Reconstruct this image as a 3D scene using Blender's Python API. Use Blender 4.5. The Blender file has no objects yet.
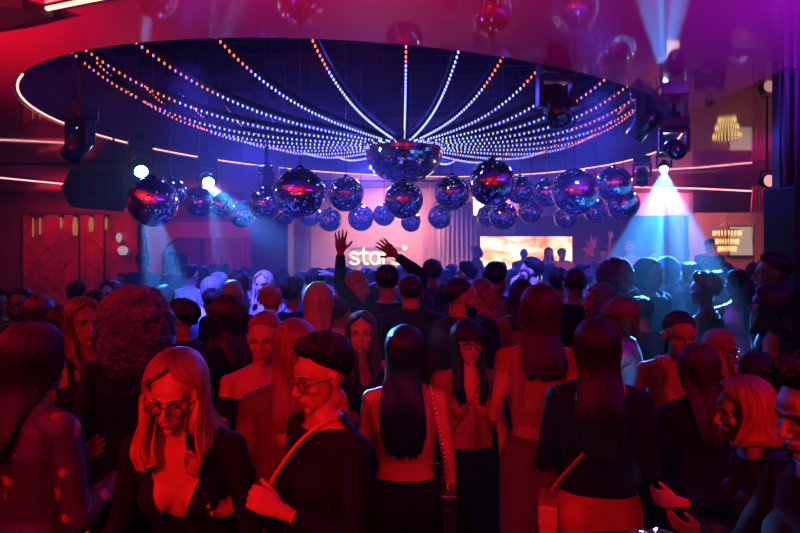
import bpy, bmesh, math, random
import numpy as np
from mathutils import Vector, Matrix, Euler, noise
R=math.radians
PI=math.pi
C=bpy.context.scene.collection
F=622.0; HY=251.0; EYE=1.87; ZC=3.30      # focal length and horizon in pixels, eye height, ceiling height
def at(px,py,d):                            # pixel + distance -> point of the room
    return ((px-400)/F*d, d, EYE+(HY-py)/F*d)
# ---------------------------------------------------------------- materials
MATS={}
def mat(name,col=(.5,.5,.5),rough=.6,metal=0.,emit=None,es=0.,bump=0.,bscale=40.,var=0.,vscale=6.,coat=0.,ior=1.5,spec=.5,stretch=None,alpha=1.,trans=0.,sheen=0.,bdist=.01,coord='Object',sampling=None):
    if name in MATS: return MATS[name]
    m=bpy.data.materials.new(name); m.use_nodes=True
    nt=m.node_tree; N=nt.nodes; L=nt.links
    b=N['Principled BSDF']
    b.inputs['Base Color'].default_value=(*col,1)
    b.inputs['Roughness'].default_value=rough
    b.inputs['Metallic'].default_value=metal
    b.inputs['IOR'].default_value=ior
    b.inputs['Specular IOR Level'].default_value=spec
    b.inputs['Coat Weight'].default_value=coat
    b.inputs['Coat Roughness'].default_value=.03
    b.inputs['Transmission Weight'].default_value=trans
    b.inputs['Alpha'].default_value=alpha
    b.inputs['Sheen Weight'].default_value=sheen
    if emit:
        b.inputs['Emission Color'].default_value=(*emit,1); b.inputs['Emission Strength'].default_value=es
    if bump or var:
        tc=N.new('ShaderNodeTexCoord'); mp=N.new('ShaderNodeMapping')
        L.new(tc.outputs[coord],mp.inputs[0])
        if stretch: mp.inputs['Scale'].default_value=stretch
    if var:
        n=N.new('ShaderNodeTexNoise'); n.inputs['Scale'].default_value=vscale; n.inputs['Detail'].default_value=4
        L.new(mp.outputs[0],n.inputs['Vector'])
        r=N.new('ShaderNodeValToRGB'); r.color_ramp.elements[0].position=.3; r.color_ramp.elements[1].position=.7
        r.color_ramp.elements[0].color=(*[c*(1-var) for c in col],1)
        r.color_ramp.elements[1].color=(*[min(1,c*(1+var)) for c in col],1)
        L.new(n.outputs[0],r.inputs[0]); L.new(r.outputs[0],b.inputs['Base Color'])
    if bump:
        n=N.new('ShaderNodeTexNoise'); n.inputs['Scale'].default_value=bscale; n.inputs['Detail'].default_value=3
        L.new(mp.outputs[0],n.inputs['Vector'])
        bp=N.new('ShaderNodeBump'); bp.inputs['Strength'].default_value=bump; bp.inputs['Distance'].default_value=bdist
        L.new(n.outputs[0],bp.inputs['Height']); L.new(bp.outputs[0],b.inputs['Normal'])
    if sampling: m.cycles.emission_sampling=sampling
    MATS[name]=m
    return m
def emat(name,col,s,sampling='AUTO'):
    return mat(name,(.02,.02,.02),.5,emit=col,es=s,sampling=sampling)
# ---------------------------------------------------------------- mesh builder
class MB:
    def __init__(s): s.v=[]; s.f=[]; s.mi=[]; s.sm=[]; s.uv={}
    def add(s,vs,fs,mi=0,smooth=False,M=None,uvs=None):
        o=len(s.v)
        for p in vs:
            p=Vector(p)
            if M is not None: p=M@p
            s.v.append(tuple(p))
        for k,f in enumerate(fs):
            if uvs: s.uv[len(s.f)]=uvs[k]
            s.f.append(tuple(i+o for i in f)); s.mi.append(mi); s.sm.append(smooth)
        return s
    def box(s,x0,x1,y0,y1,z0,z1,mi=0,M=None,bev=0.):
        if bev>0:
            bm=bmesh.new(); bmesh.ops.create_cube(bm,size=1)
            for v in bm.verts: v.co=Vector(((x0+x1)/2+v.co.x*(x1-x0),(y0+y1)/2+v.co.y*(y1-y0),(z0+z1)/2+v.co.z*(z1-z0)))
            bmesh.ops.bevel(bm,geom=bm.edges[:],offset=bev,segments=2,affect='EDGES',profile=.5)
            vs=[v.co.copy() for v in bm.verts]; bm.verts.index_update(); fs=[[v.index for v in f.verts] for f in bm.faces]; bm.free()
            return s.add(vs,fs,mi,False,M)
        vs=[(x,y,z) for z in(z0,z1) for y in(y0,y1) for x in(x0,x1)]
        fs=[(0,2,3,1),(4,5,7,6),(0,1,5,4),(2,6,7,3),(0,4,6,2),(1,3,7,5)]
        return s.add(vs,fs,mi,False,M)
    def loft(s,rings,mi=0,closed=True,cap=True,smooth=True,M=None,loop=False):
        n=len(rings[0]); vs=[p for r in rings for p in r]; fs=[]
        for i in range(len(rings)-(0 if loop else 1)):
            a=i*n; b=((i+1)%len(rings))*n
            for j in range(n if closed else n-1):
                k=(j+1)%n
                fs.append((a+j,a+k,b+k,b+j))
        if cap and closed and not loop:
            fs.append(tuple(reversed(range(n)))); fs.append(tuple((len(rings)-1)*n+j for j in range(n)))
        return s.add(vs,fs,mi,smooth,M)
    def lathe(s,prof,n=24,mi=0,M=None,smooth=True,cap=True):
        return s.loft([[(r*math.cos(2*PI*j/n),r*math.sin(2*PI*j/n),z) for j in range(n)] for r,z in prof],mi,True,cap,smooth,M)
    def tube(s,pts,r,n=8,mi=0,M=None,smooth=True,flat=1.):
        pts=[Vector(p) for p in pts]; rings=[]
        up=Vector((0,0,1)); nrm=None
        for i,p in enumerate(pts):
            t=(pts[min(i+1,len(pts)-1)]-pts[max(i-1,0)]).normalized()
            if nrm is None:
                nrm=t.cross(up if abs(t.z)<.95 else Vector((1,0,0))).normalized()
            else: nrm=(nrm-t*nrm.dot(t)).normalized()
            b=t.cross(nrm)
            rr=r[i] if isinstance(r,(list,tuple)) else r
            rings.append([p+nrm*rr*math.cos(2*PI*j/n)+b*rr*flat*math.sin(2*PI*j/n) for j in range(n)])
        return s.loft(rings,mi,True,True,smooth,M)
    def sphere(s,c,r,n=16,m=10,mi=0,M=None,smooth=True):
        r=r if isinstance(r,(tuple,list)) else (r,r,r)
        rings=[[(c[0]+r[0]*math.sin(PI*i/m)*math.cos(2*PI*j/n),c[1]+r[1]*math.sin(PI*i/m)*math.sin(2*PI*j/n),c[2]-r[2]*math.cos(PI*i/m)) for j in range(n)] for i in range(1,m)]
        s.loft(rings,mi,True,False,smooth,M)
        o=len(s.v)-n*(m-1)
        q=len(s.v); M_=M if M is not None else Matrix()
        s.v.append(tuple(M_@Vector((c[0],c[1],c[2]-r[2])))); s.v.append(tuple(M_@Vector((c[0],c[1],c[2]+r[2]))))
        for j in range(n):
            k=(j+1)%n
            s.f.append((q,o+k,o+j)); s.mi.append(mi); s.sm.append(smooth)
            e=o+n*(m-2); s.f.append((q+1,e+j,e+k)); s.mi.append(mi); s.sm.append(smooth)
        return s
    def mesh(s,name,mats):
        me=bpy.data.meshes.new(name); me.from_pydata(s.v,[],s.f)
        for m in (mats if isinstance(mats,(list,tuple)) else [mats]): me.materials.append(m)
        me.polygons.foreach_set('material_index',s.mi); me.polygons.foreach_set('use_smooth',s.sm)
        if s.uv:
            ul=me.uv_layers.new(name='UVMap')
            for fi,uvs in s.uv.items():
                for li,uv in zip(me.polygons[fi].loop_indices,uvs): ul.data[li].uv=uv
        me.update(); return me
    def build(s,name,mats,parent=None,loc=None,rot=None):
        return link(name,s.mesh(name,mats),parent,loc,rot)
def link(name,data,parent=None,loc=None,rot=None):
    o=bpy.data.objects.new(name,data); C.objects.link(o)
    if parent: o.parent=parent
    if loc: o.location=loc
    if rot: o.rotation_euler=rot
    return o
def tag(o,label,cat,group=None,kind=None):
    if label: o['label']=label
    if cat: o['category']=cat
    if group: o['group']=group
    if kind: o['kind']=kind
    return o
def thing(name,label,cat,loc=(0,0,0),rz=0,group=None):
    o=bpy.data.objects.new(name,None); C.objects.link(o); o.empty_display_size=.1
    o.location=loc; o.rotation_euler=(0,0,rz)
    return tag(o,label,cat,group)
def struct(name,mb,m,label=None):
    o=mb.build(name,m); o['kind']='structure'
    return o
def copy_tree(o,parent=None):
    c=o.copy(); C.objects.link(c); c.parent=parent
    for ch in list(KIDS.get(o.name,[])) or list(o.children): copy_tree(ch,c)
    return c
KIDS={}
def look_rot(p,q):                       # euler that points -Z from p to q
    return (Vector(q)-Vector(p)).to_track_quat('-Z','Y').to_euler()
# ================================================================ camera and render look
sc=bpy.context.scene
cam=bpy.data.cameras.new('camera'); co=bpy.data.objects.new('camera',cam); C.objects.link(co)
cam.sensor_width=36; cam.lens=F*36/800; co.location=(0,0,EYE); co.rotation_euler=(R(90),0,0)
cam.shift_y=(HY-266.5)/800.; cam.clip_start=.05
sc.camera=co
sc.view_settings.view_transform='Standard'; sc.view_settings.look='None'; sc.view_settings.gamma=1; sc.view_settings.exposure=0
sc.view_settings.use_curve_mapping=False
cy=sc.cycles
cy.use_denoising=True; cy.max_bounces=6; cy.diffuse_bounces=0; cy.glossy_bounces=4; cy.transmission_bounces=4; cy.volume_bounces=0
cy.caustics_reflective=False; cy.caustics_refractive=False; cy.use_light_tree=True; cy.transparent_max_bounces=8
cy.volume_step_rate=4; cy.sample_clamp_indirect=3
w=bpy.data.worlds.new('world'); sc.world=w; w.use_nodes=True
w.node_tree.nodes['Background'].inputs[0].default_value=(.004,.001,.008,1); w.node_tree.nodes['Background'].inputs[1].default_value=.3

# ================================================================ materials of the room
m_ceil=mat('glossy stretch ceiling',(.60,.05,.30),.06,coat=1.0,ior=1.9,bump=.035,bscale=1.3,bdist=.05)
m_black=mat('matt black',(.006,.006,.007),.75,spec=.2)
m_blackg=mat('satin black plastic',(.01,.01,.012),.28)
m_rimw=mat('rim enamel',(.12,.03,.12),.3)
m_recess=mat('recess paint',(.06,.055,.10),.7)
m_slat=mat('slat black',(.004,.004,.005),.8,spec=.1)
m_floor=mat('club floor',(.045,.045,.06),.16,var=.4,vscale=3,bump=.05,bscale=30)
m_wallr=mat('dark red wall panel',(.22,.012,.03),.35,var=.25,vscale=3)
m_wallp=mat('warm plaster',(.62,.42,.40),.8,var=.06,vscale=2)
m_wallv=mat('violet plaster',(.22,.14,.26),.7,var=.12,vscale=2)
m_dark=mat('dark panel',(.03,.022,.035),.4)
m_col=mat('column laminate',(.035,.03,.07),.35)
m_lw=emat('led line warm white',(1.,.42,.34),2.2)
m_lr=emat('led line pink white',(1.,.36,.40),2.2)
m_lred=emat('led line red',(1.,.16,.10),2.5)
m_ledb=emat('led bulb blue',(.30,.36,1.),2.6,'NONE')
m_ledr=emat('led bulb red',(1.,.16,.06),2.2,'NONE')
m_ledv=emat('led bulb violet',(.75,.18,.8),1.6,'NONE')
m_steel=mat('steel',(.5,.5,.52),.3,metal=1)
m_cable=mat('cable black',(.01,.01,.01),.5)

# ================================================================ shell
EC=Vector((-0.034,8.16)); EA,EB=4.37,3.37; EU=Vector((.6385,.7696)); EV=Vector((.7696,-.6385))
def ell(t,k=0.): 
    p=EC+EU*(EA+k)*math.cos(t)+EV*(EB+k)*math.sin(t); return p
X0,X1,Y0,Y1=-7.6,9.4,-2.6,12.7
mb=MB(); n=144; vi=[];vo=[];up=[]
for j in range(n):
    p=ell(2*PI*j/n); d=(p-EC).normalized(); ts=[]
    if d.x>0: ts.append((X1-EC.x)/d.x)
    if d.x<0: ts.append((X0-EC.x)/d.x)
    if d.y>0: ts.append((Y1-EC.y)/d.y)
    if d.y<0: ts.append((Y0-EC.y)/d.y)
    q=EC+d*min(ts); vi.append((p.x,p.y,ZC)); vo.append((q.x,q.y,ZC))
corn=[(X0,Y0,ZC),(X1,Y0,ZC),(X1,Y1,ZC),(X0,Y1,ZC)]
fs=[(j,(j+1)%n,n+(j+1)%n,n+j) for j in range(n)]
vs=vi+vo
for c in corn:                             # corners
    best=sorted(range(n),key=lambda j:(Vector(vo[j])-Vector(c)).length)[0]
    vs.append(c)
    a,b=(best-1)%n,(best+1)%n
    def onx(p,q): return abs(p[0]-q[0])<1e-6
    ends=[j for j in range(n) if (abs(vo[j][0]-c[0])<1e-6)!=(abs(vo[(j+1)%n][0]-c[0])<1e-6) and (abs(vo[j][1]-c[1])<1e-6)!=(abs(vo[(j+1)%n][1]-c[1])<1e-6)]
    for j in ends: fs.append((n+j,n+(j+1)%n,len(vs)-1))
mb.add(vs,fs,0,False)
ce=struct('ceiling',mb,m_ceil)
sol=ce.modifiers.new('s','SOLIDIFY'); sol.thickness=.02; sol.offset=1
# rim wall of the oval recess, then its roof
mb=MB(); RK=[(0,ZC-.0),(.0,ZC+.16),(.03,ZC+.17),(.03,4.62)]
mb.loft([[(*ell(2*PI*j/n,k),z) for j in range(n)] for k,z in RK],0,True,False,True)
struct('trim_1',mb,m_rimw)
mb=MB(); mb.add([(*ell(2*PI*j/n,.03),4.62) for j in range(n)]+[(EC.x,EC.y,4.62)],[(j,n,(j+1)%n) for j in range(n)],0)
ce2=struct('ceiling',mb,m_recess)
def wall(name,x0,x1,y0,y1,z0,z1,m): mb=MB(); mb.box(x0,x1,y0,y1,z0,z1); return struct(name,mb,m)
wall('floor',X0,9.4,Y0,15.4,-.1,0,m_floor)
wall('wall_left',X0-.12,X0,Y0,11.0,0,ZC,m_wallr)
wall('wall_right',9.4,9.52,5.0,15.4,0,ZC,m_wallv)
wall('wall_right',4.3,4.42,Y0,5.0,0,ZC,m_wallv)
wall('wall_right',4.42,9.4,4.9,5.0,0,ZC,m_wallv)
wall('ceiling',X0,9.4,12.7,15.4,ZC-.02,ZC+.1,m_dark)
wall('wall_near',X0,4.42,Y0-.12,Y0,0,ZC,mat('near wall red',(.5,.12,.08),.6))
# far left wall: vertical dark red cladding, then the patterned glass
mb=MB(); mb.box(X0,-6.6,11,11.12,0,ZC)
for k in range(9): mb.box(X0+.02+k*.11,X0+.08+k*.11,10.96,11,0,2.6)
mb.box(-6.6,-4.5,11,11.12,2.53,ZC); struct('wall_far_left',mb,m_wallr)
# niche seen through the opening left of the centre
m_beamp=mat('salmon plaster',(.62,.26,.24),.6)
m_curt=mat('red curtain',(.38,.04,.06),.8,bump=.5,bscale=3,stretch=(14,14,.4),bdist=.04)
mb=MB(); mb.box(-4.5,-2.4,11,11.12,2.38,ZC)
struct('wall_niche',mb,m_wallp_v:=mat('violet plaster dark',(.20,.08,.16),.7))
mb=MB(); mb.box(-4.55,-1.95,10.93,11.14,2.10,2.38,bev=.01); struct('trim_2',mb,m_beamp)
# rounded jamb of the opening
mb=MB(); pr=[(-4.5,0),(-4.2,0),(-4.2,1.75)]+[(-4.2+.35*(1-math.cos(a)),1.75+.35*math.sin(a)) for a in [R(15*k) for k in range(1,7)]]+[(-4.5,2.10)]
mb.loft([[(x,10.95,z) for x,z in pr],[(x,11.12,z) for x,z in pr]],0,True,True,False); struct('trim_3',mb,m_beamp)
wall('wall_niche',-5.4,-2.0,13.9,14.0,0,ZC,m_wallv); wall('wall_niche',-5.5,-5.4,11.12,14,0,ZC,m_wallr); wall('wall_niche',-2.1,-2.02,11.4,14,0,ZC,m_wallv)
# curtain in the niche: pleated
def curtain(name,x0,x1,y,z0,z1,m,label,pl=.12,amp=.045,grp=None):
    mb=MB(); n=int((x1-x0)/pl*8); top=[];bot=[]
    rows=[]
    for k in range(7):
        z=z0+(z1-z0)*k/6; row=[]
        for j in range(n+1):
            x=x0+(x1-x0)*j/n
            row.append((x+.01*math.sin(j*.7+k),y+amp*math.sin(2*PI*x/pl+.5*math.sin(x*3))*(1-.25*k/6),z))
        rows.append(row)
    m_=len(rows); fl=[p for r in rows for p in r]
    mb.add(fl,[(i*(n+1)+j,i*(n+1)+j+1,(i+1)*(n+1)+j+1,(i+1)*(n+1)+j) for i in range(m_-1) for j in range(n)],0,True)
    o=mb.build(name,m); md=o.modifiers.new('s','SOLIDIFY'); md.thickness=.006
    return tag(o,label,'curtain',grp)
curtain('curtain',-4.3,-3.0,13.6,.02,2.75,m_curt,'dark red pleated curtain behind the group in the left niche')
# dark column between niche and stage
mb=MB(); mb.box(-2.58,-1.93,10.7,11.3,0,ZC,bev=.03); struct('wall_column',mb,m_col)
# stage: platform, back wall, side parts
m_stagew=mat('stage wall plaster',(.66,.46,.42),.75,var=.08,vscale=1.5)
m_deck=mat('stage deck',(.03,.03,.035),.4)
mb=MB(); mb.box(-1.9,9.3,10.3,14.0,0,.35); struct('floor',mb,m_deck)
wall('wall_stage',-2.6,2.6,14.0,14.1,0,ZC,m_stagew)
wall('wall_stage',2.6,6.5,14.0,14.1,0,ZC,mat('dark violet panel',(.10,.05,.12),.5))
wall('wall_stage',6.5,9.4,15.0,15.1,0,ZC,mat('side room wall',(.42,.16,.2),.5))
wall('wall_stage',6.4,6.5,14.0,15.1,0,ZC,m_wallv)
# bulkheads across the far end of the ceiling
mb=MB(); mb.box(2.0,9.4,12.62,12.72,ZC-.22,ZC); struct('trim_4',mb,mat('wine lacquer',(.25,.02,.06),.2,coat=1))
mb=MB(); mb.box(1.9,9.4,12.72,13.2,ZC-.24,ZC-.2); struct('trim_5',mb,MATS['wine lacquer'])
mb=MB(); mb.box(1.5,6.0,12.75,12.85,2.60,ZC-.2); struct('trim_6',mb,mat('pink drop panel',(.62,.36,.42),.45))
mb=MB(); mb.box(6.0,9.4,12.75,12.85,2.66,ZC-.2); struct('trim_7',mb,MATS['violet plaster dark'])
# left far bulkhead over the patterned wall
mb=MB(); mb.box(X0,-2.0,10.2,10.3,ZC-.42,ZC-.02); mb.box(X0,-2.0,10.3,11,ZC-.44,ZC-.40); struct('trim_8',mb,MATS['wine lacquer'])

# led lines ---------------------------------------------------------------
def ledline(pts,m,label,r=.014,w=None):
    t=thing('led_strip',label,'light strip',pts[0]); 
    q=[tuple(np.array(p)-np.array(pts[0])) for p in pts]
    mb=MB(); mb.tube(q,r,8); mb.build('diffuser',m,t)
    mb=MB(); mb.tube([(a,b,c+r*1.5) for a,b,c in q],r*1.1,6); mb.build('channel',m_black,t)
    return t
ledline([(*ell(R(-173+245*k/70),-.03),ZC+.02) for k in range(71)],m_lw,'long curved peach led line along the far lip of the oval ceiling opening',.010)
ledline([at(640,178,12.58),at(757,178.5,12.58)],m_lr,'straight pink led line at the far edge of the glossy ceiling on the right',.016)
ledline([at(634,187,12.4),at(700,188.5,12.2),at(752,191,12.0)],m_lr,'lower of the two pink led lines beside the foil fringe',.018)
ledline([at(-6,177,9.6),at(34,181,9.9),at(66,184,10.17)],m_lr,'red led line on the bulkhead at the far left',.014)
ledline([(-2.18,3.67,ZC-.02),(-1.81,3.52,ZC-.02),(-1.3,3.32,ZC-.02)],m_lw,'bright peach led line on the ceiling at the top left corner',.014)
ledline([(-6.5,-1.6,ZC-.08),(-1.,-1.6,ZC-.08),(4.,-1.6,ZC-.08)],emat('led line orange',(1.,.10,.03),3),'orange led line across the ceiling behind the viewer',.03)
ledline([(-6.5,-2.5,1.3),(4.,-2.5,1.3)],MATS['led line orange'],'orange led line along the rear wall behind the viewer',.03)
# dark coffer beside it
mb=MB(); pr=[(-3.6,2.8),(-2.14,3.52),(-2.03,3.64),(-2.42,3.83),(-3.6,4.25)]
mb.loft([[(x,y,ZC-.06) for x,y in pr],[(x,y,ZC-.005) for x,y in pr]],0,True,True,False); struct('trim_9',mb,m_dark)

# patterned glass screen --------------------------------------------------
t=thing('glass_screen','wide red lit glass partition with leaf vein pattern on the far left','partition',(-5.56,10.85,0))
m_glassr=mat('red patterned glass',(.55,.02,.05),.12,coat=1,ior=1.6,var=.6,vscale=2.2,stretch=(1.5,1,.6))
mb=MB(); mb.box(-1.0,1.0,-.02,.02,.1,2.50); mb.build('glass_pane',m_glassr,t)
mb=MB()
for x in (-1.02,1.0,-.02,.42): mb.box(x-.015,x+.015,-.04,.04,0,2.52)
mb.box(-1.04,1.04,-.04,.04,2.50,2.54); mb.build('frame',mat('bronze frame',(.12,.03,.03),.35,metal=.6),t)
mb=MB(); rng=random.Random(4)
for k in range(46):
    x=-.98+rng.random()*1.9; z=.9+rng.random()*1.5; L_=.25+rng.random()*.4; s_=rng.choice([-1,1])
    pts=[(max(-.99,min(.99,x+s_*L_*u*.6)),-.026,min(2.47,z+L_*u-(u**2)*L_*.45)) for u in [i/6 for i in range(7)]]
    mb.tube(pts,.006,5)
mb.build('leaf_vein_pattern',mat('vein relief',(.14,.012,.02),.3),t)
m_wl=emat('warm lamp glow',(1.,.35,.08),.4)
m_bl=emat('blue reflection lamp',(.35,.2,1.),2.5)
for px,zz,ww,hh in ((34,.0,.05,.35),(41,.0,.06,.3),(62,.0,.07,.2),(76,.0,.16,.32),(92,.02,.15,.25),(107,.05,.08,.22)):
    x,y,z=at(px,219,10.82)
    mb=MB(); mb.tube([(0,0,0),(0,0,-hh/2),(0,0,-hh)],[ww*.15,ww*.3,ww*.2],12); 
    lt=thing('wall_lamp',None,None,(x,10.79,2.46)); tag(lt,'small amber lamp glowing at the top of the red glass partition','lamp','amber lamps along the glass partition')
    mb.build('lamp_shade',m_wl,lt)
    mb=MB(); mb.box(-.03,.03,-.01,.05,-.01,.04); mb.build('bracket',m_black,lt)
for k,(px,py,ww) in enumerate(((120,237,.05),(124,250,.09))):
    x,y,z=at(px,py,10.8)
    mb=MB(); mb.lathe([(.0,-.09),(ww*.6,-.08),(ww,0),(ww*.7,.05),(.01,.07)],14); o=mb.build('wall_sconce',emat('pale lamp',(.8,.5,.7),.6),loc=(x,10.76,z))
    tag(o,['small pale round sconce high on the red glass partition','larger pale shell sconce below the small one on the red glass'][k],'lamp')
# stars sign -------------------------------------------------------------
def text_mesh(txt,size,depth,font_off=0.,shear=0,spacing=1.):
    cu=bpy.data.curves.new('txt','FONT'); cu.body=txt; cu.size=size; cu.extrude=depth; cu.align_x='CENTER'; cu.offset=font_off; cu.shear=shear; cu.space_character=spacing
    o=bpy.data.objects.new('txt',cu); C.objects.link(o)
    dg=bpy.context.evaluated_depsgraph_get(); me=bpy.data.meshes.new_from_object(o.evaluated_get(dg))
    bpy.data.objects.remove(o); bpy.data.curves.remove(cu)
    return me
m_sign=emat('sign glow',(1.,.76,.42),2.8)
t=thing('neon_sign','glowing cream stars sign with a small star on the stage wall','sign',at(377,264,13.9))
def smooth_path(P,n=5):
    P=[Vector(p) for p in P]; Q=[]
    for i in range(len(P)-1):
        p0=P[max(0,i-1)];p1=P[i];p2=P[i+1];p3=P[min(len(P)-1,i+2)]
        for j in range(n):
            u=j/n; Q.append(.5*((2*p1)+(-p0+p2)*u+(2*p0-5*p1+4*p2-p3)*u*u+(-p0+3*p1-3*p2+p3)*u**3))
    return Q+[P[-1]]
Ls=[(.85,.80),(.62,.98),(.32,.98),(.12,.76),(.32,.56),(.64,.46),(.88,.25),(.68,.02),(.35,.02),(.08,.20)]
GL={'s':[Ls],'t':[[(.32,1.40),(.32,.9),(.33,.28),(.48,.04),(.78,.04)],[(.02,.95),(.72,.95)]],'a':[[(.86,.5),(.74,.88),(.45,1.0),(.14,.82),(.04,.5),(.14,.18),(.45,.0),(.74,.12),(.86,.5)],[(.88,1.0),(.88,.0)]],'r':[[(.12,0),(.12,1.0)],[(.12,.55),(.30,.90),(.62,.98)]]}
xx=-.62
for ch in 'stars':
    mb=MB(); S_=.245
    for st_ in GL[ch]: mb.tube([(xx+p.x*S_,0,p.y*.26) for p in smooth_path([(u,v,0) for u,v in st_])],.036,8,flat=.6)
    mb.build('letter_'+ch,m_sign,t); xx+={'s':.245,'t':.215,'a':.275,'r':.19}[ch]
mb=MB(); pr=[((.075 if k%2==0 else .03)*math.sin(PI*k/5),(.075 if k%2==0 else .03)*math.cos(PI*k/5)) for k in range(10)]
mb.loft([[(x,-.02,z) for x,z in pr],[(x,.02,z) for x,z in pr]],0,True,True,False); mb.build('star',m_sign,t,(.62,0,.36))
mb=MB(); mb.box(-.6,.6,.03,.045,.02,.05); mb.box(-.6,.6,.03,.045,.34,.37); mb.build('mounting_rail',m_steel,t)
# led screen ------------------------------------------------------------
m_scr=bpy.data.materials.new('led screen picture'); m_scr.use_nodes=True; nt=m_scr.node_tree; N=nt.nodes; L=nt.links; b=N['Principled BSDF']
tc=N.new('ShaderNodeTexCoord'); mp=N.new('ShaderNodeMapping'); mp.inputs['Scale'].default_value=(1.1,1,2.2); L.new(tc.outputs['Object'],mp.inputs[0])
no=N.new('ShaderNodeTexNoise'); no.inputs['Scale'].default_value=1.7; no.inputs['Detail'].default_value=5; no.inputs['Distortion'].default_value=.8; L.new(mp.outputs[0],no.inputs['Vector'])
rp=N.new('ShaderNodeValToRGB'); e=rp.color_ramp.elements; e[0].position=.33; e[0].color=(.75,.18,.05,1); e[1].position=.56; e[1].color=(1,.80,.52,1)
x_=e.new(.45); x_.color=(1,.45,.16,1)
L.new(no.outputs[0],rp.inputs[0]); L.new(rp.outputs[0],b.inputs['Emission Color']); b.inputs['Emission Strength'].default_value=1.8; b.inputs['Base Color'].default_value=(.01,.01,.01,1)
t=thing('led_screen','wide led screen of orange and cream clouds behind the performers','screen',(2.62,12.9,.35))
mb=MB(); mb.box(-.95,.95,-.005,.03,.75,1.82); mb.build('display',m_scr,t)
mb=MB(); mb.box(-.98,.98,.03,.11,.72,1.85); mb.build('cabinet',m_black,t)
mb=MB(); 
for s_ in(-1,1): mb.tube([(s_*.7,.07,0),(s_*.7,.07,.73)],.025,8)
mb.build('stand',m_black,t)
# flame shaped red figure on the dark part of the wall
mb=MB(); rr=[]
pts=[(-.14,-.2),(-.06,-.05),(-.2,.02),(-.03,.08),(-.1,.2),(.02,.16),(.0,.36),(.08,.22),(.16,.3),(.12,.08),(.06,0),(.1,-.16),(.0,-.1)]
mb.loft([[(x,-.01,z) for x,z in pts],[(x,.01,z) for x,z in pts]],0,True,True,False)
x,y,z=at(590,250,13.95)
tag(mb.build('wall_light_figure',emat('red glow',(1.,.06,.10),.22),loc=(x,13.95,z)),'faint red flame shaped light figure on the dark stage wall','light')
# pale stage curtain
m_pc=mat('pale foil curtain',(.62,.46,.42),.45,bump=.6,bscale=2,stretch=(40,40,.6),bdist=.03)
curtain('stage_curtain',.72,2.3,13.7,.36,2.95,m_pc,'pale shimmering stage curtain between the sign and the screen',.10,.03)
mb=MB(); mb.box(-.012,.012,-.01,.01,-1.97,1.0); tag(mb.build('light_tube',emat('faint red tube',(1,.12,.08),1.2),loc=at(430,230,13.55)),'thin red upright light tube at the left edge of the pale curtain','light')

# DJ booth ---------------------------------------------------------------
t=thing('dj_booth','long black dj booth at the front of the stage','dj booth',(4.4,10.75,.35))
mb=MB(); mb.box(-2.3,2.3,-.3,.3,.0,.95,bev=.02); mb.build('cabinet',m_blackg,t)
mb=MB(); mb.box(-2.35,2.35,-.34,.34,.95,1.0,bev=.01); mb.build('counter',m_dark,t)
for k,(px,lab) in enumerate(((-.5,'flat black mixer on the dj booth before the man in the black shirt'),(.9,'flat black record deck on the dj booth behind the crowd on the right'))):
    d=thing('dj_deck',lab,'mixer',(4.9+px,10.72,1.351))
    mb=MB(); mb.box(-.22,.22,-.18,.18,0,.07,bev=.01); mb.build('body',m_blackg,d)
    mb=MB(); mb.lathe([(.12,.07),(.12,.082),(.02,.085)],24); mb.build('platter',m_steel,d,(-.06,0,0))
    mb=MB(); mb.box(.1,.12,-.1,.1,.07,.08); mb.build('fader',emat('key light',(.5,.3,1),2),d)
m_warm=emat('booth lamp',(1.,.5,.28),2.2)
mb=MB(); mb.box(-.10,.10,-.02,.02,-.14,.14,bev=.01); tag(mb.build('lit_panel',m_warm,loc=at(673,282,10.43)),'small glowing cream panel low between the dark heads below the beam','light')

# chandelier --------------------------------------------------------------
m_cry=mat('crystal glow',(.9,.7,.4),.15,emit=(1.,.62,.2),es=1.6)
x,y,z=at(727,244,13.4)
t=thing('chandelier','tiered gold crystal chandelier in the side room on the right','chandelier',(x,y,z))
mb=MB()
for r_,zz in ((.27,.30),(.22,.12),(.17,-.04)):
    mb.loft([[((r_+a*math.cos(q))*math.cos(2*PI*j/28),(r_+a*math.cos(q))*math.sin(2*PI*j/28),zz+a*math.sin(q)) for j in range(28)] for a in (.012,) for q in (0,PI/2,PI,PI*1.5)],0,True,False,True,None,True)
mb.build('ring_frame',m_steel,t)
mb=MB()
for r_,zz in ((.27,.30),(.22,.12),(.17,-.04)):
    for j in range(26):
        a=2*PI*j/26; mb.tube([(r_*math.cos(a),r_*math.sin(a),zz),(r_*math.cos(a),r_*math.sin(a),zz-.07),(r_*math.cos(a),r_*math.sin(a),zz-.13)],[.008,.016,.003],6)
mb.build('crystal_drops',m_cry,t)
mb=MB(); mb.tube([(0,0,.3),(0,0,ZC-z-.03)],.01,6); mb.tube([(-.27,0,.3),(0,0,.5)],.006,6); mb.tube([(.27,0,.3),(0,0,.5)],.006,6); mb.build('chain',m_steel,t)
t=thing('wall_screen','small bright screen on the side room wall right of the chandelier','screen',at(741,241,14.9))
mb=MB(); mb.box(-.27,.27,-.02,0,-.34,.34); mb.build('display',mat('portrait screen',(.05,.05,.05),.3,emit=(1.,.7,.55),es=.5),t)
mb=MB(); mb.box(-.3,.3,0,.04,-.37,.37); mb.build('frame',m_black,t)
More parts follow.
